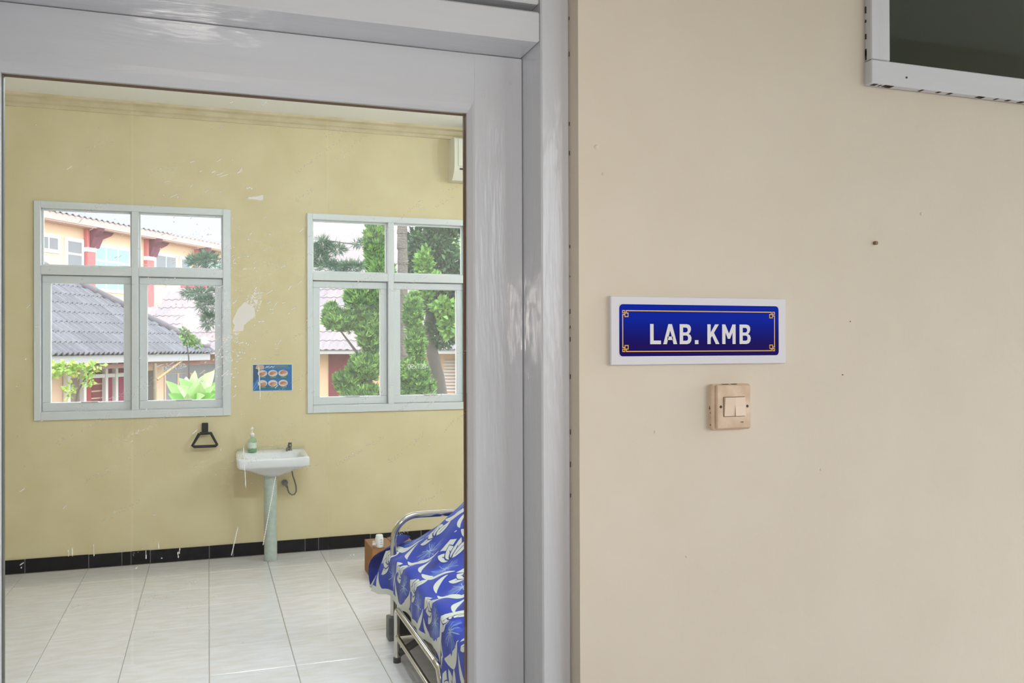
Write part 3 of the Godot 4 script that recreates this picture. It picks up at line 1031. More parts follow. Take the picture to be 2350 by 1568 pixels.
func build_room_objects() -> void:
	var st: SurfaceTool
	# ---- washbasin
	var b := thing("washbasin", "white wall washbasin on a grey pedestal between the two windows", "washbasin", Vector3(0.436, 0, -BACK + 0.0))
	st = new_st()
	var tilt := func(ring: Array) -> Array:
		var out := []
		for p in ring:
			out.append(p + Vector3(0, -0.055 * p.z, 0))
		return out
	loft(st, [tilt.call(rrect(0.05, 0.03, 0.03, 0.70, 0.25)), tilt.call(rrect(0.13, 0.07, 0.06, 0.715, 0.25)), tilt.call(rrect(0.185, 0.105, 0.07, 0.755, 0.255)), tilt.call(rrect(0.20, 0.118, 0.07, 0.776, 0.255)), tilt.call(rrect(0.208, 0.125, 0.07, 0.784, 0.255)), tilt.call(rrect(0.238, 0.193, 0.035, 0.786, 0.205)), tilt.call(rrect(0.246, 0.201, 0.035, 0.782, 0.204)), tilt.call(rrect(0.250, 0.203, 0.035, 0.770, 0.203)), tilt.call(rrect(0.250, 0.203, 0.035, 0.728, 0.203)), tilt.call(rrect(0.243, 0.198, 0.04, 0.716, 0.199)), tilt.call(rrect(0.20, 0.165, 0.08, 0.692, 0.19)), tilt.call(rrect(0.13, 0.12, 0.09, 0.655, 0.185)), tilt.call(rrect(0.07, 0.075, 0.065, 0.628, 0.185))], Vector3.ZERO)
	var bowl := part("bowl", st, M.porcelain, b)
	boxpart("wall_joint", Vector3(-0.235, 0.776, 0.0), Vector3(0.25, 0.799, 0.006), mat(rgb(206, 198, 160), 0.8), b, 0.001)
	st = new_st()
	tube(st, [Vector3(0.0, 0.7585, 0.392), Vector3(0.0, 0.752, 0.388)], 0.008, 10)
	part("overflow_hole", st, M.black, bowl)
	st = new_st()
	lathe(st, [Vector2(0.0, 0.622), Vector2(0.043, 0.622), Vector2(0.047, 0.60), Vector2(0.0455, 0.3), Vector2(0.046, 0.02), Vector2(0.049, 0.0), Vector2(0, 0)], Vector3(-0.012, 0, 0.205), 28)
	part("pedestal", st, M.pedestal, b)
	st = new_st()
	lathe(st, [Vector2(0.0455, 0.616), Vector2(0.049, 0.618), Vector2(0.049, 0.624), Vector2(0.03, 0.628)], Vector3(-0.012, 0, 0.205), 24)
	part("joint_gap", st, M.black, b)
	# tap
	st = new_st()
	lathe(st, [Vector2(0.0, 0.0), Vector2(0.019, 0.0), Vector2(0.019, 0.008), Vector2(0.013, 0.012), Vector2(0.012, 0.03), Vector2(0.016, 0.034), Vector2(0.016, 0.05), Vector2(0.009, 0.056), Vector2(0, 0.058)], Vector3(0.135, 0.774, 0.085), 18)
	tube(st, [Vector3(0.135, 0.797, 0.09), Vector3(0.115, 0.802, 0.13), Vector3(0.108, 0.798, 0.16), Vector3(0.106, 0.785, 0.168)], 0.008, 10)
	var tap := part("tap", st, M.steel, b)
	st = new_st()
	tube(st, [Vector3(0.135, 0.824, 0.085), Vector3(0.135, 0.838, 0.085)], 0.013, 12)
	tube(st, [Vector3(0.135, 0.832, 0.085), Vector3(0.145, 0.836, 0.11)], 0.006, 8)
	part("tap_handle", st, M.steel, tap)
	# supply valve and hose
	st = new_st()
	tube(st, [Vector3(0.104, 0.53, 0.0), Vector3(0.104, 0.53, 0.03)], 0.022, 14)
	tube(st, [Vector3(0.104, 0.53, 0.03), Vector3(0.104, 0.53, 0.055)], 0.015, 12)
	tube(st, [Vector3(0.104, 0.53, 0.04), Vector3(0.118, 0.50, 0.042)], 0.009, 10)
	part("valve", st, M.steel, b)
	st = new_st()
	var hose := []
	for q in [[0.118, 0.505], [0.122, 0.48], [0.133, 0.455], [0.152, 0.44], [0.172, 0.443], [0.184, 0.465], [0.182, 0.505], [0.170, 0.55], [0.156, 0.59], [0.148, 0.64]]:
		hose.append(Vector3(q[0], q[1], 0.045 + (q[1] - 0.44) * 0.2))
	tube(st, hose, 0.0055, 8)
	part("hose", st, M.steel, b)
	# ---- soap bottle
	var sb := thing("soap_bottle", "clear pump bottle with green liquid soap on the basin edge", "bottle", Vector3(0.300, 0.781, -BACK + 0.11))
	var gm := mat(Color(0.78, 0.92, 0.80, 0.12), 0.05)
	gm.refraction_enabled = true
	gm.refraction_scale = 0.04
	gm.transparency = BaseMaterial3D.TRANSPARENCY_ALPHA
	var clear := mat(Color(0.70, 0.88, 0.72, 0.30), 0.1)
	clear.transparency = BaseMaterial3D.TRANSPARENCY_ALPHA
	st = new_st()
	lathe(st, [Vector2(0, 0), Vector2(0.031, 0), Vector2(0.033, 0.004), Vector2(0.033, 0.08), Vector2(0.030, 0.093), Vector2(0.016, 0.106), Vector2(0.013, 0.112), Vector2(0.013, 0.12)], Vector3.ZERO, 24)
	part("body", st, clear, sb)
	st = new_st()
	lathe(st, [Vector2(0, 0.002), Vector2(0.0305, 0.002), Vector2(0.0315, 0.006), Vector2(0.0315, 0.018), Vector2(0, 0.018)], Vector3.ZERO, 24)
	part("liquid_soap", st, mat(rgb(34, 150, 62), 0.2), sb)
	st = new_st()
	tube(st, [Vector3(0.004, 0.01, 0), Vector3(0.0, 0.12, 0)], 0.0035, 8)
	part("dip_tube", st, mat(rgb(150, 205, 160), 0.4), sb)
	st = new_st()
	lathe(st, [Vector2(0.0335, 0.032), Vector2(0.0336, 0.072)], Vector3.ZERO, 24)
	part("paper_label", st, mat(rgb(214, 226, 212), 0.6), sb)
	st = new_st()
	lathe(st, [Vector2(0, 0.112), Vector2(0.0155, 0.112), Vector2(0.0165, 0.13), Vector2(0.012, 0.138), Vector2(0.005, 0.142), Vector2(0.005, 0.165), Vector2(0.009, 0.168), Vector2(0.009, 0.18), Vector2(0, 0.183)], Vector3.ZERO, 18)
	tube(st, [Vector3(0, 0.174, 0), Vector3(-0.006, 0.173, 0.03), Vector3(-0.007, 0.166, 0.034)], 0.005, 8)
	part("pump", st, M.plastic_white, sb)
	# ---- towel holder
	var tr := thing("towel_ring", "black triangular towel ring on the yellow wall beside the basin", "towel ring", Vector3(-0.026, 0.92, -BACK))
	boxpart("mount", Vector3(-0.022, 0.005, -0.013), Vector3(0.022, 0.076, 0.018), M.black, tr, 0.004)
	st = new_st()
	var ring := []
	var cs := [Vector3(-0.038, 0.002, 0.028), Vector3(0.040, 0.002, 0.028), Vector3(0.084, -0.082, 0.04), Vector3(0.07, -0.092, 0.04), Vector3(-0.072, -0.092, 0.04), Vector3(-0.086, -0.082, 0.04)]
	for i in cs.size() + 1:
		ring.append(cs[i % cs.size()])
	tube(st, ring, 0.0112, 10, -1.0, false)
	part("ring", st, M.black, tr)
	# ---- poster
	var po := thing("poster", "small blue hand washing poster with six oval pictures on the wall", "poster", Vector3(0.308, 1.218, -BACK - 0.012))
	boxpart("board", Vector3(0, 0, 0), Vector3(0.291, 0.205, 0.003), M.plastic_white, po, 0.0005)
	var pm := mat(Color.WHITE, 0.3)
	pm.albedo_texture = poster_print()
	put("print", flat_card(Vector3(0.289, 0, 0), Vector3(0, -0.203, 0), Vector3(0.001, 0.204, 0.0034)), pm, po)
	# ---- air conditioner
	var ac := thing("air_conditioner", "white wall air conditioner high beside the door frame", "air conditioner", Vector3(1.822, 2.866, -BACK - 0.012))
	var acm := mat(rgb(232, 226, 208), 0.4)
	st = new_st()
	prism(st, [Vector2(0, 0.004), Vector2(0, 0.33), Vector2(0.16, 0.33), Vector2(0.185, 0.318), Vector2(0.19, 0.29), Vector2(0.19, 0.10), Vector2(0.175, 0.065), Vector2(0.12, 0.0), Vector2(0.02, 0.0)], Vector3(0.012, 0, 0), Vector3.BACK, Vector3.UP, Vector3(0.82, 0, 0))
	part("body", st, acm, ac)
	st = new_st()
	prism(st, [Vector2(0, 0.002), Vector2(0, 0.332), Vector2(0.162, 0.332), Vector2(0.19, 0.32), Vector2(0.195, 0.29), Vector2(0.195, 0.10), Vector2(0.178, 0.062), Vector2(0.122, -0.002), Vector2(0.02, -0.002)], Vector3(0.0, 0, 0), Vector3.BACK, Vector3.UP, Vector3(0.012, 0, 0))
	part("end_panel", st, acm, ac)
	boxpart("front_panel", Vector3(0.03, 0.10, 0.188), Vector3(0.80, 0.318, 0.198), acm, ac, 0.004)
	boxpart("louvre", Vector3(0.05, 0.0, 0.0), Vector3(0.78, 0.008, 0.07), M.plastic_white, ac, 0.002).transform = Transform3D(Basis(Vector3.RIGHT, -0.9), Vector3(0, 0.012, 0.125))
	boxpart("badge", Vector3(0.045, 0.075, 0.178), Vector3(0.075, 0.085, 0.19), M.black, ac, 0.001)
	# ---- carton with bottle and crumpled plastic, by the far end of the bed
	var ca := thing("carton_box", "brown cardboard carton on the floor behind the bed", "box", Vector3(1.02, 0, -5.78))
	boxpart("carton_body", Vector3(0, 0, -0.30), Vector3(0.30, 0.212, 0), M.carton, ca, 0.003)
	boxpart("lid_flap", Vector3(0.0, 0.212, -0.30), Vector3(0.145, 0.215, 0), mat(rgb(150, 112, 84), 0.85), ca, 0.001)
	boxpart("lid_flap", Vector3(0.155, 0.212, -0.30), Vector3(0.30, 0.216, 0), mat(rgb(146, 108, 82), 0.85), ca, 0.001)
	var mb := thing("medicine_bottle", "small white bottle with printed label on the carton", "bottle", Vector3(1.073, 0.215, -5.81))
	st = new_st()
	lathe(st, [Vector2(0, 0), Vector2(0.025, 0), Vector2(0.027, 0.003), Vector2(0.027, 0.062), Vector2(0.024, 0.068), Vector2(0.024, 0.079), Vector2(0.020, 0.083), Vector2(0, 0.084)], Vector3.ZERO, 22)
	part("body", st, M.plastic_white, mb)
	for k in 3:
		boxpart("label_line", Vector3(0.0, 0.05 - k * 0.014, 0.0225), Vector3(0.016, 0.053 - k * 0.014, 0.0275), mat(rgb(120, 122, 126), 0.6), mb, 0.0002)
	var cr := thing("crumpled_wrapper", "crumpled pale pink plastic wrapper beside the small white bottle", "wrapper", Vector3(1.04, 0.215, -5.80))
	st = new_st()
	st.set_smooth_group(-1)
	var rng := RandomNumberGenerator.new()
	rng.seed = 5
	var grid := []
	for i in 7:
		var row := []
		for j in 9:
			var th := PI * i / 6.0
			var ph := TAU * j / 8.0
			var rr := 0.024 * (0.75 + 0.5 * fmod(sin(i * 12.9 + (j % 8) * 78.2) * 43.7, 1.0))
			row.append(Vector3(sin(th) * cos(ph) * rr, 0.024 + cos(th) * rr, sin(th) * sin(ph) * rr))
		grid.append(row)
	for i in 6:
		for j in 8:
			quad(st, grid[i][j], grid[i][j + 1], grid[i + 1][j + 1], grid[i + 1][j], grid[i][j] - Vector3(0, 0.024, 0))
	part("wrapper", st, mat(rgb(222, 198, 190), 0.3), cr)

# ---------------------------------------------------------------- the bed
func smooth(a: float, b: float, x: float) -> float:
	return smoothstep(a, b, x)

func drape(s: float, b: float, far: bool) -> Vector3:
	# s: distance from the camera wall, b: length over the cloth from its left hem
	var L := 0.19 if far else 0.23
	var top := 0.462
	var u := 0.0
	var y := 0.0
	var fold := 0.006 * sin(s * 14.0 + 1.0) + 0.004 * sin(s * 31.0)
	if b < L:
		var d := (L - b) / L
		u = 0.900 - 0.010 * d + fold * 1.6 * d
		y = top - 0.015 - (L - b)
		if far:
			u -= 0.075 * smooth(4.50, 4.74, s) * d
			y -= 0.03 * smooth(4.55, 4.75, s) * d
			y += 0.035 * smooth(4.25, 3.95, s) * d * 0.4
	else:
		var t := b - L
		u = 0.900 + t
		y = top - 0.015 * exp(-t / 0.02)
	var bump := 0.0
	bump = 0.31 * smooth(0.93, 1.42, u) * exp(-pow((s - 4.42) / 0.42, 2.0)) + 0.07 * smooth(0.95, 1.3, u) * exp(-pow((s - 3.7) / 0.5, 2.0))
	y += bump + 0.007 * sin(u * 22.0 + s * 9.0) + 0.006 * sin(s * 23.0 - u * 7.0) + 0.004 * sin(u * 41.0 - s * 31.0)
	if far:
		y -= 0.02 * smooth(3.56, 3.44, s)
	else:
		y -= 0.016 + 0.05 * smooth(3.5, 3.2, s) * smooth(L, 0.0, b)
	return Vector3(u, y, -s)

func cloth_mesh(s0: float, s1: float, width: float, far: bool, flip: bool) -> ArrayMesh:
	var st := new_st()
	st.set_smooth_group(0)
	var ns := 70
	var nb := 60
	var g := []
	for i in ns + 1:
		var row := []
		for j in nb + 1:
			row.append(drape(lerpf(s0, s1, float(i) / ns), width * j / nb, far))
		g.append(row)
	for i in ns:
		for j in nb:
			for q in [[0, 0], [1, 0], [1, 1], [0, 0], [1, 1], [0, 1]]:
				var a: int = i + q[0]
				var c: int = j + q[1]
				st.set_uv(Vector2(a * absf(s1 - s0) / ns / 1.25, c * width / nb / 1.25))
				st.add_vertex(g[a][c])
	st.generate_normals(flip)
	return st.commit()

func build_bed() -> void:
	var bed := thing("hospital_bed", "chrome tube hospital bed with folded side rail in the room", "bed", Vector3.ZERO)
	var ch: Material = M.chrome
	var st: SurfaceTool
	# far end arch
	var zf := -4.60
	st = new_st()
	var arch := []
	var r := 0.13
	var x0 := 0.925
	var x1 := 1.79
	var yt := 0.650
	arch.append(Vector3(x0, 0.01, zf))
	arch.append(Vector3(x0, yt - r, zf))
	for i in range(1, 9):
		var a := PI - PI / 2.0 * i / 8.0
		arch.append(Vector3(x0 + r + cos(a) * r, yt - r + sin(a) * r, zf))
	for i in range(0, 9):
		var a := PI / 2.0 - PI / 2.0 * i / 8.0
		arch.append(Vector3(x1 - r + cos(a) * r, yt - r + sin(a) * r, zf))
	arch.append(Vector3(x1, 0.01, zf))
	tube(st, arch, 0.0175, 16)
	part("end_arch", st, ch, bed)
	boxpart("leg_sleeve", Vector3(0.892, 0.0, -4.64), Vector3(0.946, 0.122, -4.565), M.grey_plastic, bed, 0.004)
	boxpart("leg_sleeve", Vector3(1.765, 0.0, -4.64), Vector3(1.82, 0.122, -4.565), M.grey_plastic, bed, 0.004)
	boxpart("end_board", Vector3(0.947, 0.012, -4.61), Vector3(1.764, 0.21, -4.592), M.dark_board, bed, 0.003)
	boxpart("end_board", Vector3(0.945, 0.212, -4.61), Vector3(1.77, 0.36, -4.592), mat(rgb(70, 50, 40), 0.6), bed, 0.003)
	# near end
	st = new_st()
	arch = []
	for p in [[0.925, 0.01], [0.925, 0.60], [0.96, 0.66], [1.02, 0.69], [1.69, 0.69], [1.75, 0.66], [1.79, 0.60], [1.79, 0.01]]:
		arch.append(Vector3(p[0], p[1], -2.72))
	tube(st, arch, 0.0175, 14)
	part("end_arch", st, ch, bed)
	# frame and mattress
	boxpart("side_beam", Vector3(0.925, 0.30, -4.59), Vector3(0.955, 0.35, -2.73), M.dark_board, bed, 0.003)
	boxpart("side_beam", Vector3(1.76, 0.30, -4.59), Vector3(1.79, 0.35, -2.73), M.dark_board, bed, 0.003)
	boxpart("bed_base", Vector3(0.955, 0.31, -4.58), Vector3(1.76, 0.34, -2.74), M.dark_board, bed, 0.003)
	boxpart("mattress", Vector3(0.915, 0.35, -4.57), Vector3(1.80, 0.435, -2.76), mat(rgb(40, 46, 90), 0.8), bed, 0.03)
	boxpart("leg", Vector3(0.935, 0.0, -3.60), Vector3(0.965, 0.31, -3.57), ch, bed, 0.004)
	# folded side rail
	st = new_st()
	var xr := 0.872
	tube(st, [Vector3(xr, 0.015, -4.255), Vector3(xr, 0.232, -4.255), Vector3(xr, 0.252, -4.249), Vector3(xr, 0.262, -4.232), Vector3(xr, 0.264, -4.21), Vector3(xr, 0.264, -3.5), Vector3(xr, 0.262, -3.47), Vector3(xr + 0.006, 0.25, -3.45), Vector3(xr + 0.01, 0.20, -3.43), Vector3(xr + 0.012, 0.05, -3.42)], 0.0145, 14)
	var rail := part("side_rail", st, ch, bed)
	st = new_st()
	tube(st, [Vector3(xr, 0.128, -4.245), Vector3(xr, 0.128, -3.0)], 0.011, 12)
	part("rail_bar", st, ch, rail)
	st = new_st()
	tube(st, [Vector3(xr, 0.0, -4.255), Vector3(xr, 0.026, -4.255)], 0.0185, 14)
	part("rubber_cap", st, M.black, rail)
	st = new_st()
	tube(st, [Vector3(xr + 0.01, 0.045, -4.25), Vector3(1.04, 0.115, -4.28)], 0.02, 4)
	part("brace", st, M.dark_board, bed)
	st = new_st()
	tube(st, [Vector3(0.90, 0.0, -3.44), Vector3(0.90, 0.30, -3.44)], 0.016, 12)
	part("leg", st, ch, bed)
	# blankets
	var fm := mat(Color.WHITE, 0.9)
	fm.albedo_texture = blanket_print(2)
	fm.rim_enabled = true
	fm.rim = 0.25
	var far := put("blanket", cloth_mesh(3.48, 4.70, 1.05, true, false), fm)
	tag(far, "blue blanket with pale leaves and flowers draped over the bed's far end", "blanket")
	var nm := mat(Color.WHITE, 0.9)
	nm.albedo_texture = blanket_print(9)
	nm.uv1_offset = Vector3(0.13, 0.3, 0)
	var near := put("blanket_001", cloth_mesh(2.80, 3.56, 1.05, false, false), nm)
	tag(near, "second blue patterned blanket under the first, hanging off the bed's near half", "blanket")
	# the fold of the far blanket's corner hanging past the end
	var flap := new_st()
	flap.set_smooth_group(0)
	var navy := mat(rgb(40, 50, 138), 0.9)
	var rows := []
	for i in 9:
		var t := i / 8.0
		var row := []
		for j in 7:
			var k := j / 6.0
			var a := Vector3(0.93 + 0.10 * k, 0.475 + 0.05 * k * k, -4.66)
			var c := Vector3(0.835 + 0.10 * k, 0.235 + 0.10 * k + 0.1 * k * k, -4.80 + 0.03 * k)
			var p := a.lerp(c, t)
			p += Vector3(-0.05 * sin(PI * t) * (1.0 - k), 0.03 * sin(PI * t), -0.05 * sin(PI * t) + 0.012 * sin(k * 9.0 + t * 2.0))
			row.append(p)
		rows.append(row)
	for i in 8:
		for j in 6:
			quad(flap, rows[i][j], rows[i][j + 1], rows[i + 1][j + 1], rows[i + 1][j], Vector3(0, 0.4, 1))
	part("turned_corner", flap, navy, far).set_meta("label", "plain navy underside of the blanket corner")
	var hem := new_st()
	var hp := []
	for j in 7:
		hp.append(rows[8][j])
	tube(hem, hp, 0.008, 8)
	part("hem", hem, mat(rgb(196, 196, 186), 0.9), far)

# ---------------------------------------------------------------- ceiling lamps of the room
func build_lamps() -> void:
	var k := 0
	for q in [[0.62, -3.3], [3.35, -3.9]]:
		var l := thing("ceiling_lamp", ["white fluorescent batten hanging nearest the glazed door", "white fluorescent batten hanging above the bed"][k], "lamp", Vector3(q[0], 2.80, q[1]))
		l.set_meta("group", "fluorescent battens of the room")
		boxpart("housing", Vector3(-0.62, 0.0, -0.03), Vector3(0.62, 0.045, 0.03), M.plastic_white, l, 0.004)
		for x in [-0.45, 0.45]:
			var sw := new_st()
			tube(sw, [Vector3(x, 0.045, 0), Vector3(x, 0.50, 0)], 0.006, 6)
			part("hanger", sw, M.steel, l)
		var gl := mat(Color.WHITE, 0.4)
		gl.emission_enabled = true
		gl.emission = Color(0.96, 0.99, 1.0)
		gl.emission_energy_multiplier = 2.0
		for z in [-0.06, 0.06]:
			var st := new_st()
			tube(st, [Vector3(-0.59, 0.0, z), Vector3(0.59, 0.0, z)], 0.014, 12)
			part("lamp_tube", st, gl, l)
		for x in [-0.3, 0.3]:
			var a := OmniLight3D.new()
			a.name = "lamp_light"
			l.add_child(a, true)
			a.position = Vector3(x, -0.10, 0)
			a.light_energy = 0.42
			a.light_size = 0.05
			a.omni_range = 30.0
			a.omni_attenuation = 2.0
			a.light_color = Color(0.88, 0.955, 1.0)
			a.shadow_enabled = true
		k += 1

# ---------------------------------------------------------------- outside the windows
func roof_mats(a: Color, b: Color, seed_: int) -> Array:
	var out := []
	for i in 3:
		out.append(textured(a.lerp(b, i / 2.0), 0.8, noise_tex(0.03, seed_ + i, rgb(215, 215, 215), rgb(255, 255, 255), 256, 4), Vector3(2, 2, 2)))
	return out

func build_outside() -> void:
	var st: SurfaceTool
	tag(boxpart("ground", Vector3(-90, -1.6, -120), Vector3(90, -1.2, 60), mat(rgb(128, 130, 112), 0.95), self, 0.0), "grey green yard ground outside the windows", "ground", "", "structure")
	var peach := mat(rgb(240, 206, 176), 0.85)
	var red := mat(rgb(176, 62, 66), 0.7)
	var dred := mat(rgb(126, 50, 58), 0.75)
	var maroon := mat(rgb(150, 52, 82), 0.7)
	var wht := mat(rgb(238, 238, 238), 0.7)
	var fascia := mat(rgb(190, 190, 192), 0.7)
	var gpane := mat(rgb(120, 126, 132), 0.15)
	var teal := mat(rgb(142, 190, 178), 0.15)
	var brown := mat(rgb(140, 104, 92), 0.8)
	# ---- near house with grey wavy tiles
	var pit := deg_to_rad(36)
	var A := thing("tiled_house", "low house with grey wavy roof tiles and red doors outside left window", "house", Vector3(0.068, 1.445, -19.731), deg_to_rad(60))
	st = new_st()
	st.set_smooth_group(-1)
	var e0 := Vector3(-9, -0.03, 0)
	var e1 := Vector3(0, -0.03, 0)
	var rh := 4.0 * tan(pit)
	var t0 := Vector3(-9, rh - 0.03, -4)
	var t1 := Vector3(-4, rh - 0.03, -4)
	quad(st, e0, e1, t1, t0, Vector3(0, 1, 1))
	tri(st, e1, Vector3(0, -0.03, -8), t1, Vector3(1, 1, 0))
	quad(st, Vector3(-9, -0.03, -8), Vector3(0, -0.03, -8), t1, t0, Vector3(0, 1, -1))
	quad(st, e0, e1, Vector3(0, -0.03, -8), Vector3(-9, -0.03, -8), Vector3.DOWN)
	var grey_roof := roof_mats(rgb(132, 133, 139), rgb(120, 121, 127), 60)
	var ra := part("roof", st, grey_roof[1], A)
	lay_tiles(ra, roof_tile_mesh(0.264, 0.36, 2, 0.026), grey_roof, -5.6, 0.0, false, true, pit, 0.26, 0.31, 11, 4)
	for i in 12:
		var c0 := Vector3(-0.05 - i * 0.31, 0.09 + i * 0.31 * tan(pit), -0.05 - i * 0.31)
		var c1 := c0 + Vector3(-0.34, 0.34 * tan(pit), -0.34)
		st = new_st()
		tube(st, [c0, c1], 0.085, 10, 0.075)
		part("hip_tile", st, mat(rgb(112, 108, 114), 0.85), ra)
	boxpart("fascia", Vector3(-9, -0.17, -0.06), Vector3(-0.02, -0.005, -0.03), fascia, A, 0.004)
	boxpart("wall", Vector3(-9, -2.65, -7.4), Vector3(-0.45, -0.04, -0.85), peach, A, 0.0)
	boxpart("beam", Vector3(-9, -0.27, -0.2), Vector3(-0.3, -0.19, -0.1), brown, A, 0.003)
	# panels, posts and doors along the veranda
	boxpart("shutter", Vector3(-3.40, -2.3, -0.86), Vector3(-3.12, -0.45, -0.83), mat(rgb(150, 132, 124), 0.8), A, 0.004)
	boxpart("door", Vector3(-2.98, -2.6, -0.86), Vector3(-2.78, -0.42, -0.82), red, A, 0.004)
	for k in 12:
		boxpart("louvre_slat", Vector3(-2.77, -0.30 - k * 0.13, -0.86), Vector3(-2.46, -0.20 - k * 0.13, -0.82), dred, A, 0.003)
	for q in [[-2.40, -2.19], [-2.06, -1.70], [-1.62, -1.25]]:
		boxpart("door", Vector3(q[0], -2.6, -0.86), Vector3(q[1], -0.47, -0.82), maroon, A, 0.004)
		boxpart("louvre_panel", Vector3(q[0], -0.38, -0.86), Vector3(q[1], -0.19, -0.82), dred, A, 0.004)
	for x in [-3.48, -3.06, -2.45, -2.15]:
		boxpart("post", Vector3(x - 0.035, -2.65, -0.84), Vector3(x + 0.035, -0.19, -0.74), wht, A, 0.004)
	boxpart("rail", Vector3(-2.98, -0.46, -0.80), Vector3(-1.2, -0.39, -0.76), wht, A, 0.003)
	boxpart("window_pane", Vector3(-1.02, -1.0, -0.86), Vector3(-0.80, -0.38, -0.83), mat(rgb(84, 80, 76), 0.4), A, 0.003)
	st = new_st()
	tube(st, [Vector3(-1.90, -2.65, -0.10), Vector3(-1.92, -0.2, -0.10)], 0.035, 8)
	part("post", st, mat(rgb(160, 150, 128), 0.8), A)
	st = new_st()
	tube(st, [Vector3(-1.85, -0.52, -0.10), Vector3(-1.02, -0.16, -0.08)], 0.028, 4)
	part("brace", st, mat(rgb(214, 184, 130), 0.8), A)
	# ---- second house behind with red and grey tiles
	var B := thing("tiled_house_001", "low house with pale pinkish tiled hip roof seen behind the trees", "house", Vector3(-3.239, 1.475, -29.523), deg_to_rad(-30))
	var pb := deg_to_rad(45)
	st = new_st()
	st.set_smooth_group(-1)
	quad(st, Vector3(0, -0.03, 0), Vector3(15, -0.03, 0), Vector3(11, 3.97, -4), Vector3(4, 3.97, -4), Vector3(0, 1, 1))
	tri(st, Vector3(0, -0.03, 0), Vector3(0, -0.03, -8), Vector3(4, 3.97, -4), Vector3(-1, 1, 0))
	tri(st, Vector3(15, -0.03, 0), Vector3(15, -0.03, -8), Vector3(11, 3.97, -4), Vector3(1, 1, 0))
	quad(st, Vector3(0, -0.03, -8), Vector3(15, -0.03, -8), Vector3(11, 3.97, -4), Vector3(4, 3.97, -4), Vector3(0, 1, -1))
	var pink_roof := roof_mats(rgb(170, 158, 158), rgb(160, 152, 156), 70)
	var rb := part("roof", st, pink_roof[0], B)
	lay_tiles(rb, roof_tile_mesh(0.434, 0.44, 2, 0.02), pink_roof, 0.0, 12.0, true, false, pb, 0.43, 0.38, 10, 6)
	boxpart("fascia", Vector3(0.0, -0.14, -0.06), Vector3(15, 0.03, -0.03), fascia, B, 0.004)
	boxpart("wall", Vector3(0.6, -2.7, -7.4), Vector3(14.4, -0.04, -0.95), mat(rgb(232, 196, 160), 0.85), B, 0.0)
	boxpart("gable_board", Vector3(2.2, -0.46, -0.90), Vector3(4.2, -0.05, -0.86), mat(rgb(190, 150, 140), 0.8), B, 0.003)
	for x in [1.3, 1.75, 2.2, 2.65, 3.1, 3.55]:
		boxpart("window_pane", Vector3(x, -2.0, -0.96), Vector3(x + 0.37, -0.75, -0.92), mat(rgb(126, 130, 134), 0.3), B, 0.003)
	boxpart("wall_board", Vector3(1.2, -0.72, -0.96), Vector3(4.3, -0.44, -0.90), mat(rgb(140, 142, 144), 0.7), B, 0.003)
	boxpart("door", Vector3(7.15, -2.7, -0.96), Vector3(7.95, -0.12, -0.90), dred, B, 0.004)
	for i in 5:
		for j in 4:
			boxpart("lattice_block", Vector3(8.0 + i * 0.11, -1.0 + j * 0.13, -0.95), Vector3(8.08 + i * 0.11, -0.92 + j * 0.13, -0.90), mat(rgb(206, 204, 198), 0.8), B, 0.003)
	boxpart("door", Vector3(10.25, -2.7, -0.96), Vector3(10.62, -0.6, -0.90), red, B, 0.004)
	for k in 10:
		boxpart("louvre_slat", Vector3(10.75, -1.25 + k * 0.095, -0.96), Vector3(11.2, -1.19 + k * 0.095, -0.88), mat(rgb(206, 202, 198), 0.75), B, 0.003)
	boxpart("post", Vector3(11.2, -2.7, -0.9), Vector3(11.4, -0.05, -0.7), dred, B, 0.004)
	# ---- two storey block far behind
	var C := thing("two_storey_building", "peach two storey building with red columns and brackets beyond the tiled roof", "building", Vector3(-5.238, 1.551, -44.151), deg_to_rad(56))
	boxpart("wall", Vector3(-9, -2.7, -9), Vector3(16, 5.8, 0), peach, C, 0.0)
	st = new_st()
	st.set_smooth_group(-1)
	var nr := 150
	var prev := []
	for i in nr + 1:
		var x := -9.6 + 27.0 * i / nr
		var y := 0.05 * cos(PI * i)
		var cur := [Vector3(x, 5.82 + y, 0.7), Vector3(x, 5.78 + y, 0.7), Vector3(x, 9.6 + y, -5.2)]
		if i > 0:
			quad(st, prev[0], cur[0], cur[2], prev[2], Vector3(0, 1, 1))
			quad(st, prev[0], cur[0], cur[1], prev[1], Vector3(0, 0, 1))
		prev = cur
	quad(st, Vector3(-9.6, 9.6, -5.2), Vector3(17.4, 9.6, -5.2), Vector3(17.4, 5.8, -11), Vector3(-9.6, 5.8, -11), Vector3(0, 1, -1))
	part("roof", st, mat(rgb(144, 145, 152), 0.8), C)
	boxpart("fascia", Vector3(-9.6, 5.45, 0.60), Vector3(17.4, 5.78, 0.66), mat(rgb(212, 180, 172), 0.8), C, 0.01)
	boxpart("soffit", Vector3(-9.6, 5.40, 0.0), Vector3(17.4, 5.46, 0.62), mat(rgb(200, 170, 160), 0.85), C, 0.0)
	for x in [0.03, 4.15, 8.3]:
		boxpart("column", Vector3(x - 0.26, -2.7, 0.0), Vector3(x + 0.26, 5.4, 0.22), mat(rgb(206, 118, 118), 0.8), C, 0.02)
		boxpart("column_band", Vector3(x - 0.30, 4.35, 0.0), Vector3(x + 0.30, 4.55, 0.26), wht, C, 0.02)
		st = new_st()
		prism(st, [Vector2(0, 0), Vector2(0.0, 0.95), Vector2(0.62, 0.95), Vector2(0.55, 0.80), Vector2(0.25, 0.55), Vector2(0.12, 0.2)], Vector3(x - 0.14, 4.48, 0.2), Vector3.BACK, Vector3.UP, Vector3(0.28, 0, 0))
		part("bracket", st, mat(rgb(120, 70, 84), 0.8), C)
		st = new_st()
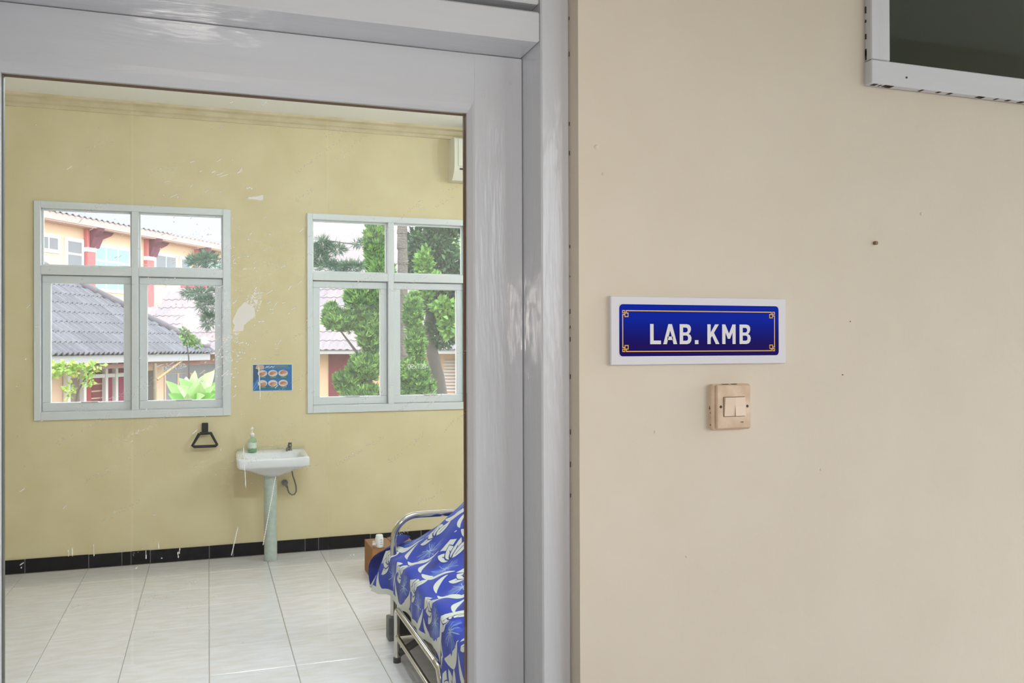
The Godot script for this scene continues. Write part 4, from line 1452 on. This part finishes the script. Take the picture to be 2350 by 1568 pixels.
		prism(st, [Vector2(0, 0), Vector2(0.0, 0.9), Vector2(1.3, 0.9), Vector2(1.1, 0.72), Vector2(0.55, 0.5), Vector2(0.3, 0.05)], Vector3(x + 0.2, 4.52, 0.05), Vector3.RIGHT, Vector3.UP, Vector3(0, 0, 0.16))
		part("bracket", st, mat(rgb(120, 70, 84), 0.8), C)
	# windows: [x0, x1, y0, y1, columns, rows, pane]
	for q in [[-2.9, -1.80, 4.22, 4.80, 2, 1, gpane], [-1.28, -0.38, 3.0, 4.78, 1, 3, gpane], [0.34, 3.6, 2.7, 4.72, 4, 3, teal], [4.75, 6.4, 3.9, 4.75, 2, 1, gpane], [6.85, 7.6, 3.2, 4.74, 1, 2, gpane], [9.0, 12.0, 2.7, 4.7, 4, 3, teal]]:
		var fr := boxpart("window_frame", Vector3(q[0] - 0.12, q[2] - 0.12, 0.0), Vector3(q[1] + 0.12, q[3] + 0.12, 0.06), wht, C, 0.01)
		for i in q[4]:
			for j in q[5]:
				var wdt: float = (q[1] - q[0]) / q[4]
				var hgt: float = (q[3] - q[2]) / q[5]
				boxpart("pane", Vector3(q[0] + i * wdt + 0.05, q[2] + j * hgt + 0.05, 0.05), Vector3(q[0] + (i + 1) * wdt - 0.05, q[2] + (j + 1) * hgt - 0.05, 0.075), q[6], fr, 0.0)
	st = new_st()
	prism(st, [Vector2(0, 0), Vector2(0.02, 0.16), Vector2(0.35, 0.34), Vector2(0.6, 0.36), Vector2(0.6, 0.34), Vector2(0.36, 0.31), Vector2(0.05, 0.14), Vector2(0.03, 0)], Vector3(-0.75, 3.22, -26.4), Vector3(0, 0, -1), Vector3.UP, Vector3(0.75, 0, 0.2))
	tag(part("awning", st, mat(rgb(226, 70, 110), 0.6)), "bright pink red awning above the second tiled roof in left window", "awning")
	build_plants()

func leaf_mat(rough := 0.6, back := 0.35) -> StandardMaterial3D:
	var m := mat(Color.WHITE, rough)
	m.vertex_color_use_as_albedo = true
	m.backlight_enabled = true
	m.backlight = Color(back * 0.8, back, back * 0.4)
	return m

func lin(r: int, g: int, b: int) -> Color:
	return rgb(r, g, b).srgb_to_linear()

func build_plants() -> void:
	var st: SurfaceTool
	var bark := textured(rgb(150, 146, 140), 0.9, noise_tex(0.03, 81, rgb(120, 110, 100), rgb(255, 255, 255), 256, 5), Vector3(2, 5, 2))
	var dark_bark := mat(rgb(92, 88, 82), 0.95)
	var lm := leaf_mat()
	# juniper
	var j := thing("juniper_tree", "bright green feathery juniper in the right window's left panes", "tree", Vector3(2.2, -1.2, -13.0))
	st = new_st()
	tube(st, [Vector3(0, 0, 0), Vector3(0.05, 1.6, 0.02), Vector3(0.0, 3.0, 0.0), Vector3(0.12, 4.4, 0.05)], 0.11, 9, 0.03)
	part("trunk", st, dark_bark, j)
	for b in [[2.15, 2.1, -13.01], [1.8, 1.85, -13.1], [1.95, 1.0, -13.05], [2.4, 2.5, -12.9]]:
		st = new_st()
		var e := Vector3(b[0], b[1], b[2]) - j.position
		tube(st, [Vector3(0.03, e.y - 0.6, 0), e], 0.03, 6, 0.01)
		part("branch", st, dark_bark, j)
	foliage("foliage", spray_mesh(0.10, 12, 0.0095, 0.5, 1), lm, [[2.34, 3.05, -12.94, 0.15, 0.42], [2.15, 2.23, -13.01, 0.24, 0.24], [1.9, 1.91, -13.1, 0.28, 0.15], [1.72, 1.98, -13.15, 0.10, 0.2], [2.27, 1.78, -12.97, 0.2, 0.36], [2.2, 1.22, -13.0, 0.24, 0.22], [1.96, 1.0, -13.08, 0.2, 0.17], [2.15, 0.80, -13.02, 0.29, 0.19], [2.42, 2.49, -12.9, 0.2, 0.5]], 9500, lin(150, 194, 100), lin(48, 96, 52), 11, 0.75, j)
	# second shrub
	var k := thing("cypress_shrub", "upright green shrub in the right window's right lower pane", "shrub", Vector3(2.9, -1.2, -12.76))
	st = new_st()
	tube(st, [Vector3.ZERO, Vector3(0.0, 3.2, 0)], 0.06, 8, 0.02)
	part("stem", st, dark_bark, k)
	foliage("foliage", spray_mesh(0.085, 12, 0.0095, 0.6, 2), lm, [[2.87, 2.04, -12.76, 0.12, 0.32], [2.91, 1.58, -12.75, 0.13, 0.26], [2.88, 1.13, -12.76, 0.22, 0.25], [2.97, 0.92, -12.73, 0.22, 0.18], [2.85, 0.68, -12.78, 0.26, 0.26]], 5000, lin(154, 198, 106), lin(56, 106, 56), 12, 0.6, k)
	# tall grey trunk
	var p := thing("palm_trunk", "tall pale grey ringed palm trunk in the right window", "tree", Vector3(3.14, -1.2, -14.78))
	st = new_st()
	for i in 22:
		var y0 := i * 0.26
		tube(st, [Vector3(sin(i * 1.7) * 0.006, y0, 0), Vector3(sin(i * 1.7 + 0.8) * 0.006, y0 + 0.26, 0)], 0.098 - i * 0.0004, 14, 0.088 - i * 0.0004, false)
	part("trunk", st, bark, p)
	st = new_st()
	for i in 9:
		var a := TAU * i / 9.0
		tube(st, [Vector3(0, 5.7, 0), Vector3(cos(a) * 0.8, 6.5, sin(a) * 0.8), Vector3(cos(a) * 1.9, 6.3, sin(a) * 1.9), Vector3(cos(a) * 2.5, 5.7, sin(a) * 2.5)], 0.05, 5, 0.01)
	part("fronds", st, mat(rgb(96, 130, 70), 0.7), p)
	# dark broad leaved tree
	var d := thing("broadleaf_tree", "dark green leafy tree with slanting trunk in the right window", "tree", Vector3(4.15, -1.2, -15.55))
	st = new_st()
	tube(st, [Vector3(0.0, 0, 0), Vector3(-0.12, 1.6, 0), Vector3(-0.2, 2.2, 0), Vector3(-0.36, 2.9, 0), Vector3(-0.3, 4.0, 0), Vector3(-0.1, 4.8, 0)], 0.17, 10, 0.05)
	part("trunk", st, dark_bark, d)
	foliage("foliage", leaf_mesh(0.10, 0.032), lm, [[3.85, 3.42, -15.59, 0.46, 0.36], [4.08, 2.94, -15.51, 0.4, 0.4], [3.92, 2.39, -15.57, 0.46, 0.26], [4.04, 1.86, -15.53, 0.30, 0.33], [3.62, 3.11, -15.67, 0.18, 0.4], [4.38, 2.47, -15.41, 0.4, 0.64], [4.2, 4.0, -15.5, 0.7, 0.4]], 9000, lin(88, 128, 84), lin(36, 68, 58), 13, 0.1, d)
	foliage("young_leaves", leaf_mesh(0.11, 0.036), lm, [[3.62, 2.95, -15.2, 0.12, 0.35], [3.8, 2.72, -15.1, 0.2, 0.1], [3.95, 2.25, -15.1, 0.22, 0.12], [4.1, 1.95, -15.1, 0.22, 0.25], [3.7, 2.55, -15.2, 0.1, 0.15]], 1500, lin(150, 190, 96), lin(90, 146, 70), 14, 0.1, d)
	# pale tree far behind
	var fr := thing("pale_tree", "pale yellow green tree far behind the dark leafy tree", "tree", Vector3(6.7, -1.2, -23.1))
	st = new_st()
	tube(st, [Vector3.ZERO, Vector3(0.05, 4.0, 0)], 0.14, 8, 0.06)
	part("trunk", st, dark_bark, fr)
	foliage("foliage", leaf_mesh(0.16, 0.05), lm, [[6.52, 4.36, -23.13, 0.5, 0.8], [6.9, 2.68, -23.04, 0.6, 1.1]], 2200, lin(196, 220, 150), lin(150, 190, 110), 15, 0.1, fr)
	# casuarina whose branches show in both windows
	var ca := thing("casuarina_tree", "fine needled grey green tree with branches reaching across both windows", "tree", Vector3(0.75, -1.2, -14.6))
	st = new_st()
	tube(st, [Vector3.ZERO, Vector3(0.02, 2.2, 0), Vector3(0.0, 5.0, 0)], 0.10, 9, 0.04)
	part("trunk", st, dark_bark, ca)
	var cb := [[-0.05, 2.92, -14.83, 0.24, 0.10], [-0.15, 2.42, -14.87, 0.24, 0.07], [-0.02, 2.24, -14.82, 0.13, 0.08], [0.01, 1.98, -14.81, 0.09, 0.11], [0.54, 2.64, -14.63, 0.45, 0.2], [1.72, 3.19, -14.21, 0.15, 0.07], [1.69, 2.99, -14.22, 0.13, 0.09], [1.92, 3.11, -14.14, 0.12, 0.05], [2.32, 3.19, -14.01, 0.12, 0.04], [1.85, 2.83, -14.17, 0.25, 0.05], [2.2, 2.82, -14.03, 0.2, 0.05], [1.13, 2.92, -14.42, 0.45, 0.2]]
	for b in cb:
		st = new_st()
		var e2 := Vector3(b[0], b[1] - 0.02, b[2]) - ca.position
		tube(st, [Vector3(0, e2.y + 0.25, 0), e2 * Vector3(0.5, 1, 0.5) + Vector3(0, 0.12, 0), e2], 0.018, 5, 0.006)
		part("branch", st, dark_bark, ca)
	foliage("needles", spray_mesh(0.15, 11, 0.0045, 0.8, 3), lm, cb, 2300, lin(112, 142, 112), lin(66, 102, 84), 16, 0.25, ca)
	# leafy climber in front of the near house
	var v := thing("yellow_green_vine", "yellow green leafy branch in front of the red doors outside", "plant", Vector3(-1.75, -1.2, -13.3))
	st = new_st()
	tube(st, [Vector3(-0.1, 0, 0), Vector3(-0.02, 1.7, 0), Vector3(0.05, 2.15, 0), Vector3(0.2, 2.42, 0.02), Vector3(0.34, 2.5, 0.03)], 0.022, 6, 0.008)
	part("stem", st, dark_bark, v)
	foliage("foliage", leaf_mesh(0.075, 0.028), lm, [[-1.85, 1.27, -13.34, 0.19, 0.07], [-1.63, 1.24, -13.27, 0.18, 0.07], [-1.47, 1.31, -13.22, 0.10, 0.03], [-1.57, 1.09, -13.25, 0.07, 0.07], [-1.80, 0.94, -13.33, 0.035, 0.12], [-2.1, 1.24, -13.42, 0.18, 0.1]], 420, lin(196, 216, 116), lin(126, 168, 70), 17, 0.0, v, 0.6)
	var rp := thing("roof_edge_plant", "small green twig plant in front of the grey roof corner", "plant", Vector3(-0.28, -1.2, -13.85))
	st = new_st()
	tube(st, [Vector3(0, 0, 0), Vector3(0.0, 2.6, 0), Vector3(-0.05, 2.95, 0)], 0.015, 6, 0.006)
	part("stem", st, dark_bark, rp)
	foliage("foliage", leaf_mesh(0.06, 0.022), lm, [[-0.34, 1.76, -13.87, 0.06, 0.09], [-0.27, 1.66, -13.86, 0.08, 0.07], [-0.18, 1.59, -13.83, 0.09, 0.05]], 190, lin(140, 178, 90), lin(50, 96, 78), 18, 0.0, rp)
	# broad leaved plant close to the left window
	var bl := thing("broad_leaf_plant", "plant with large pale green leaves outside the left window", "plant", Vector3(-0.135, -1.2, -10.6))
	st = new_st()
	tube(st, [Vector3.ZERO, Vector3(0, 1.95, 0)], 0.03, 8, 0.02)
	part("stem", st, mat(rgb(120, 140, 90), 0.7), bl)
	var gm := []
	for q in [[158, 200, 126], [128, 182, 92], [184, 214, 160]]:
		var m := mat(rgb(q[0], q[1], q[2]), 0.35)
		m.backlight_enabled = true
		m.backlight = Color(0.25, 0.35, 0.12)
		gm.append(m)
	var base := Vector3(0.0, 2.03, -0.02)
	var tips := [[-0.454, 1.176, -10.532], [-0.318, 1.198, -10.696], [-0.245, 1.21, -10.78], [-0.151, 1.276, -10.85], [-0.041, 1.243, -10.706], [0.063, 1.286, -10.563], [0.066, 1.121, -10.352], [-0.427, 1.04, -10.417], [-0.217, 1.05, -10.133], [-0.039, 1.026, -10.071], [0.071, 1.04, -10.146], [-0.085, 1.16, -10.298], [0.16, 1.186, -10.551], [0.2, 1.05, -10.4], [-0.33, 1.13, -10.3]]
	for i in tips.size():
		var tp := Vector3(tips[i][0], tips[i][1], tips[i][2]) - bl.position
		put("leaf", big_leaf(base + Vector3(sin(i * 2.3) * 0.05, cos(i * 1.3) * 0.03, 0), tp, 0.078 + 0.014 * (i % 3), sin(i * 1.9) * 0.5), gm[i % 3], bl)
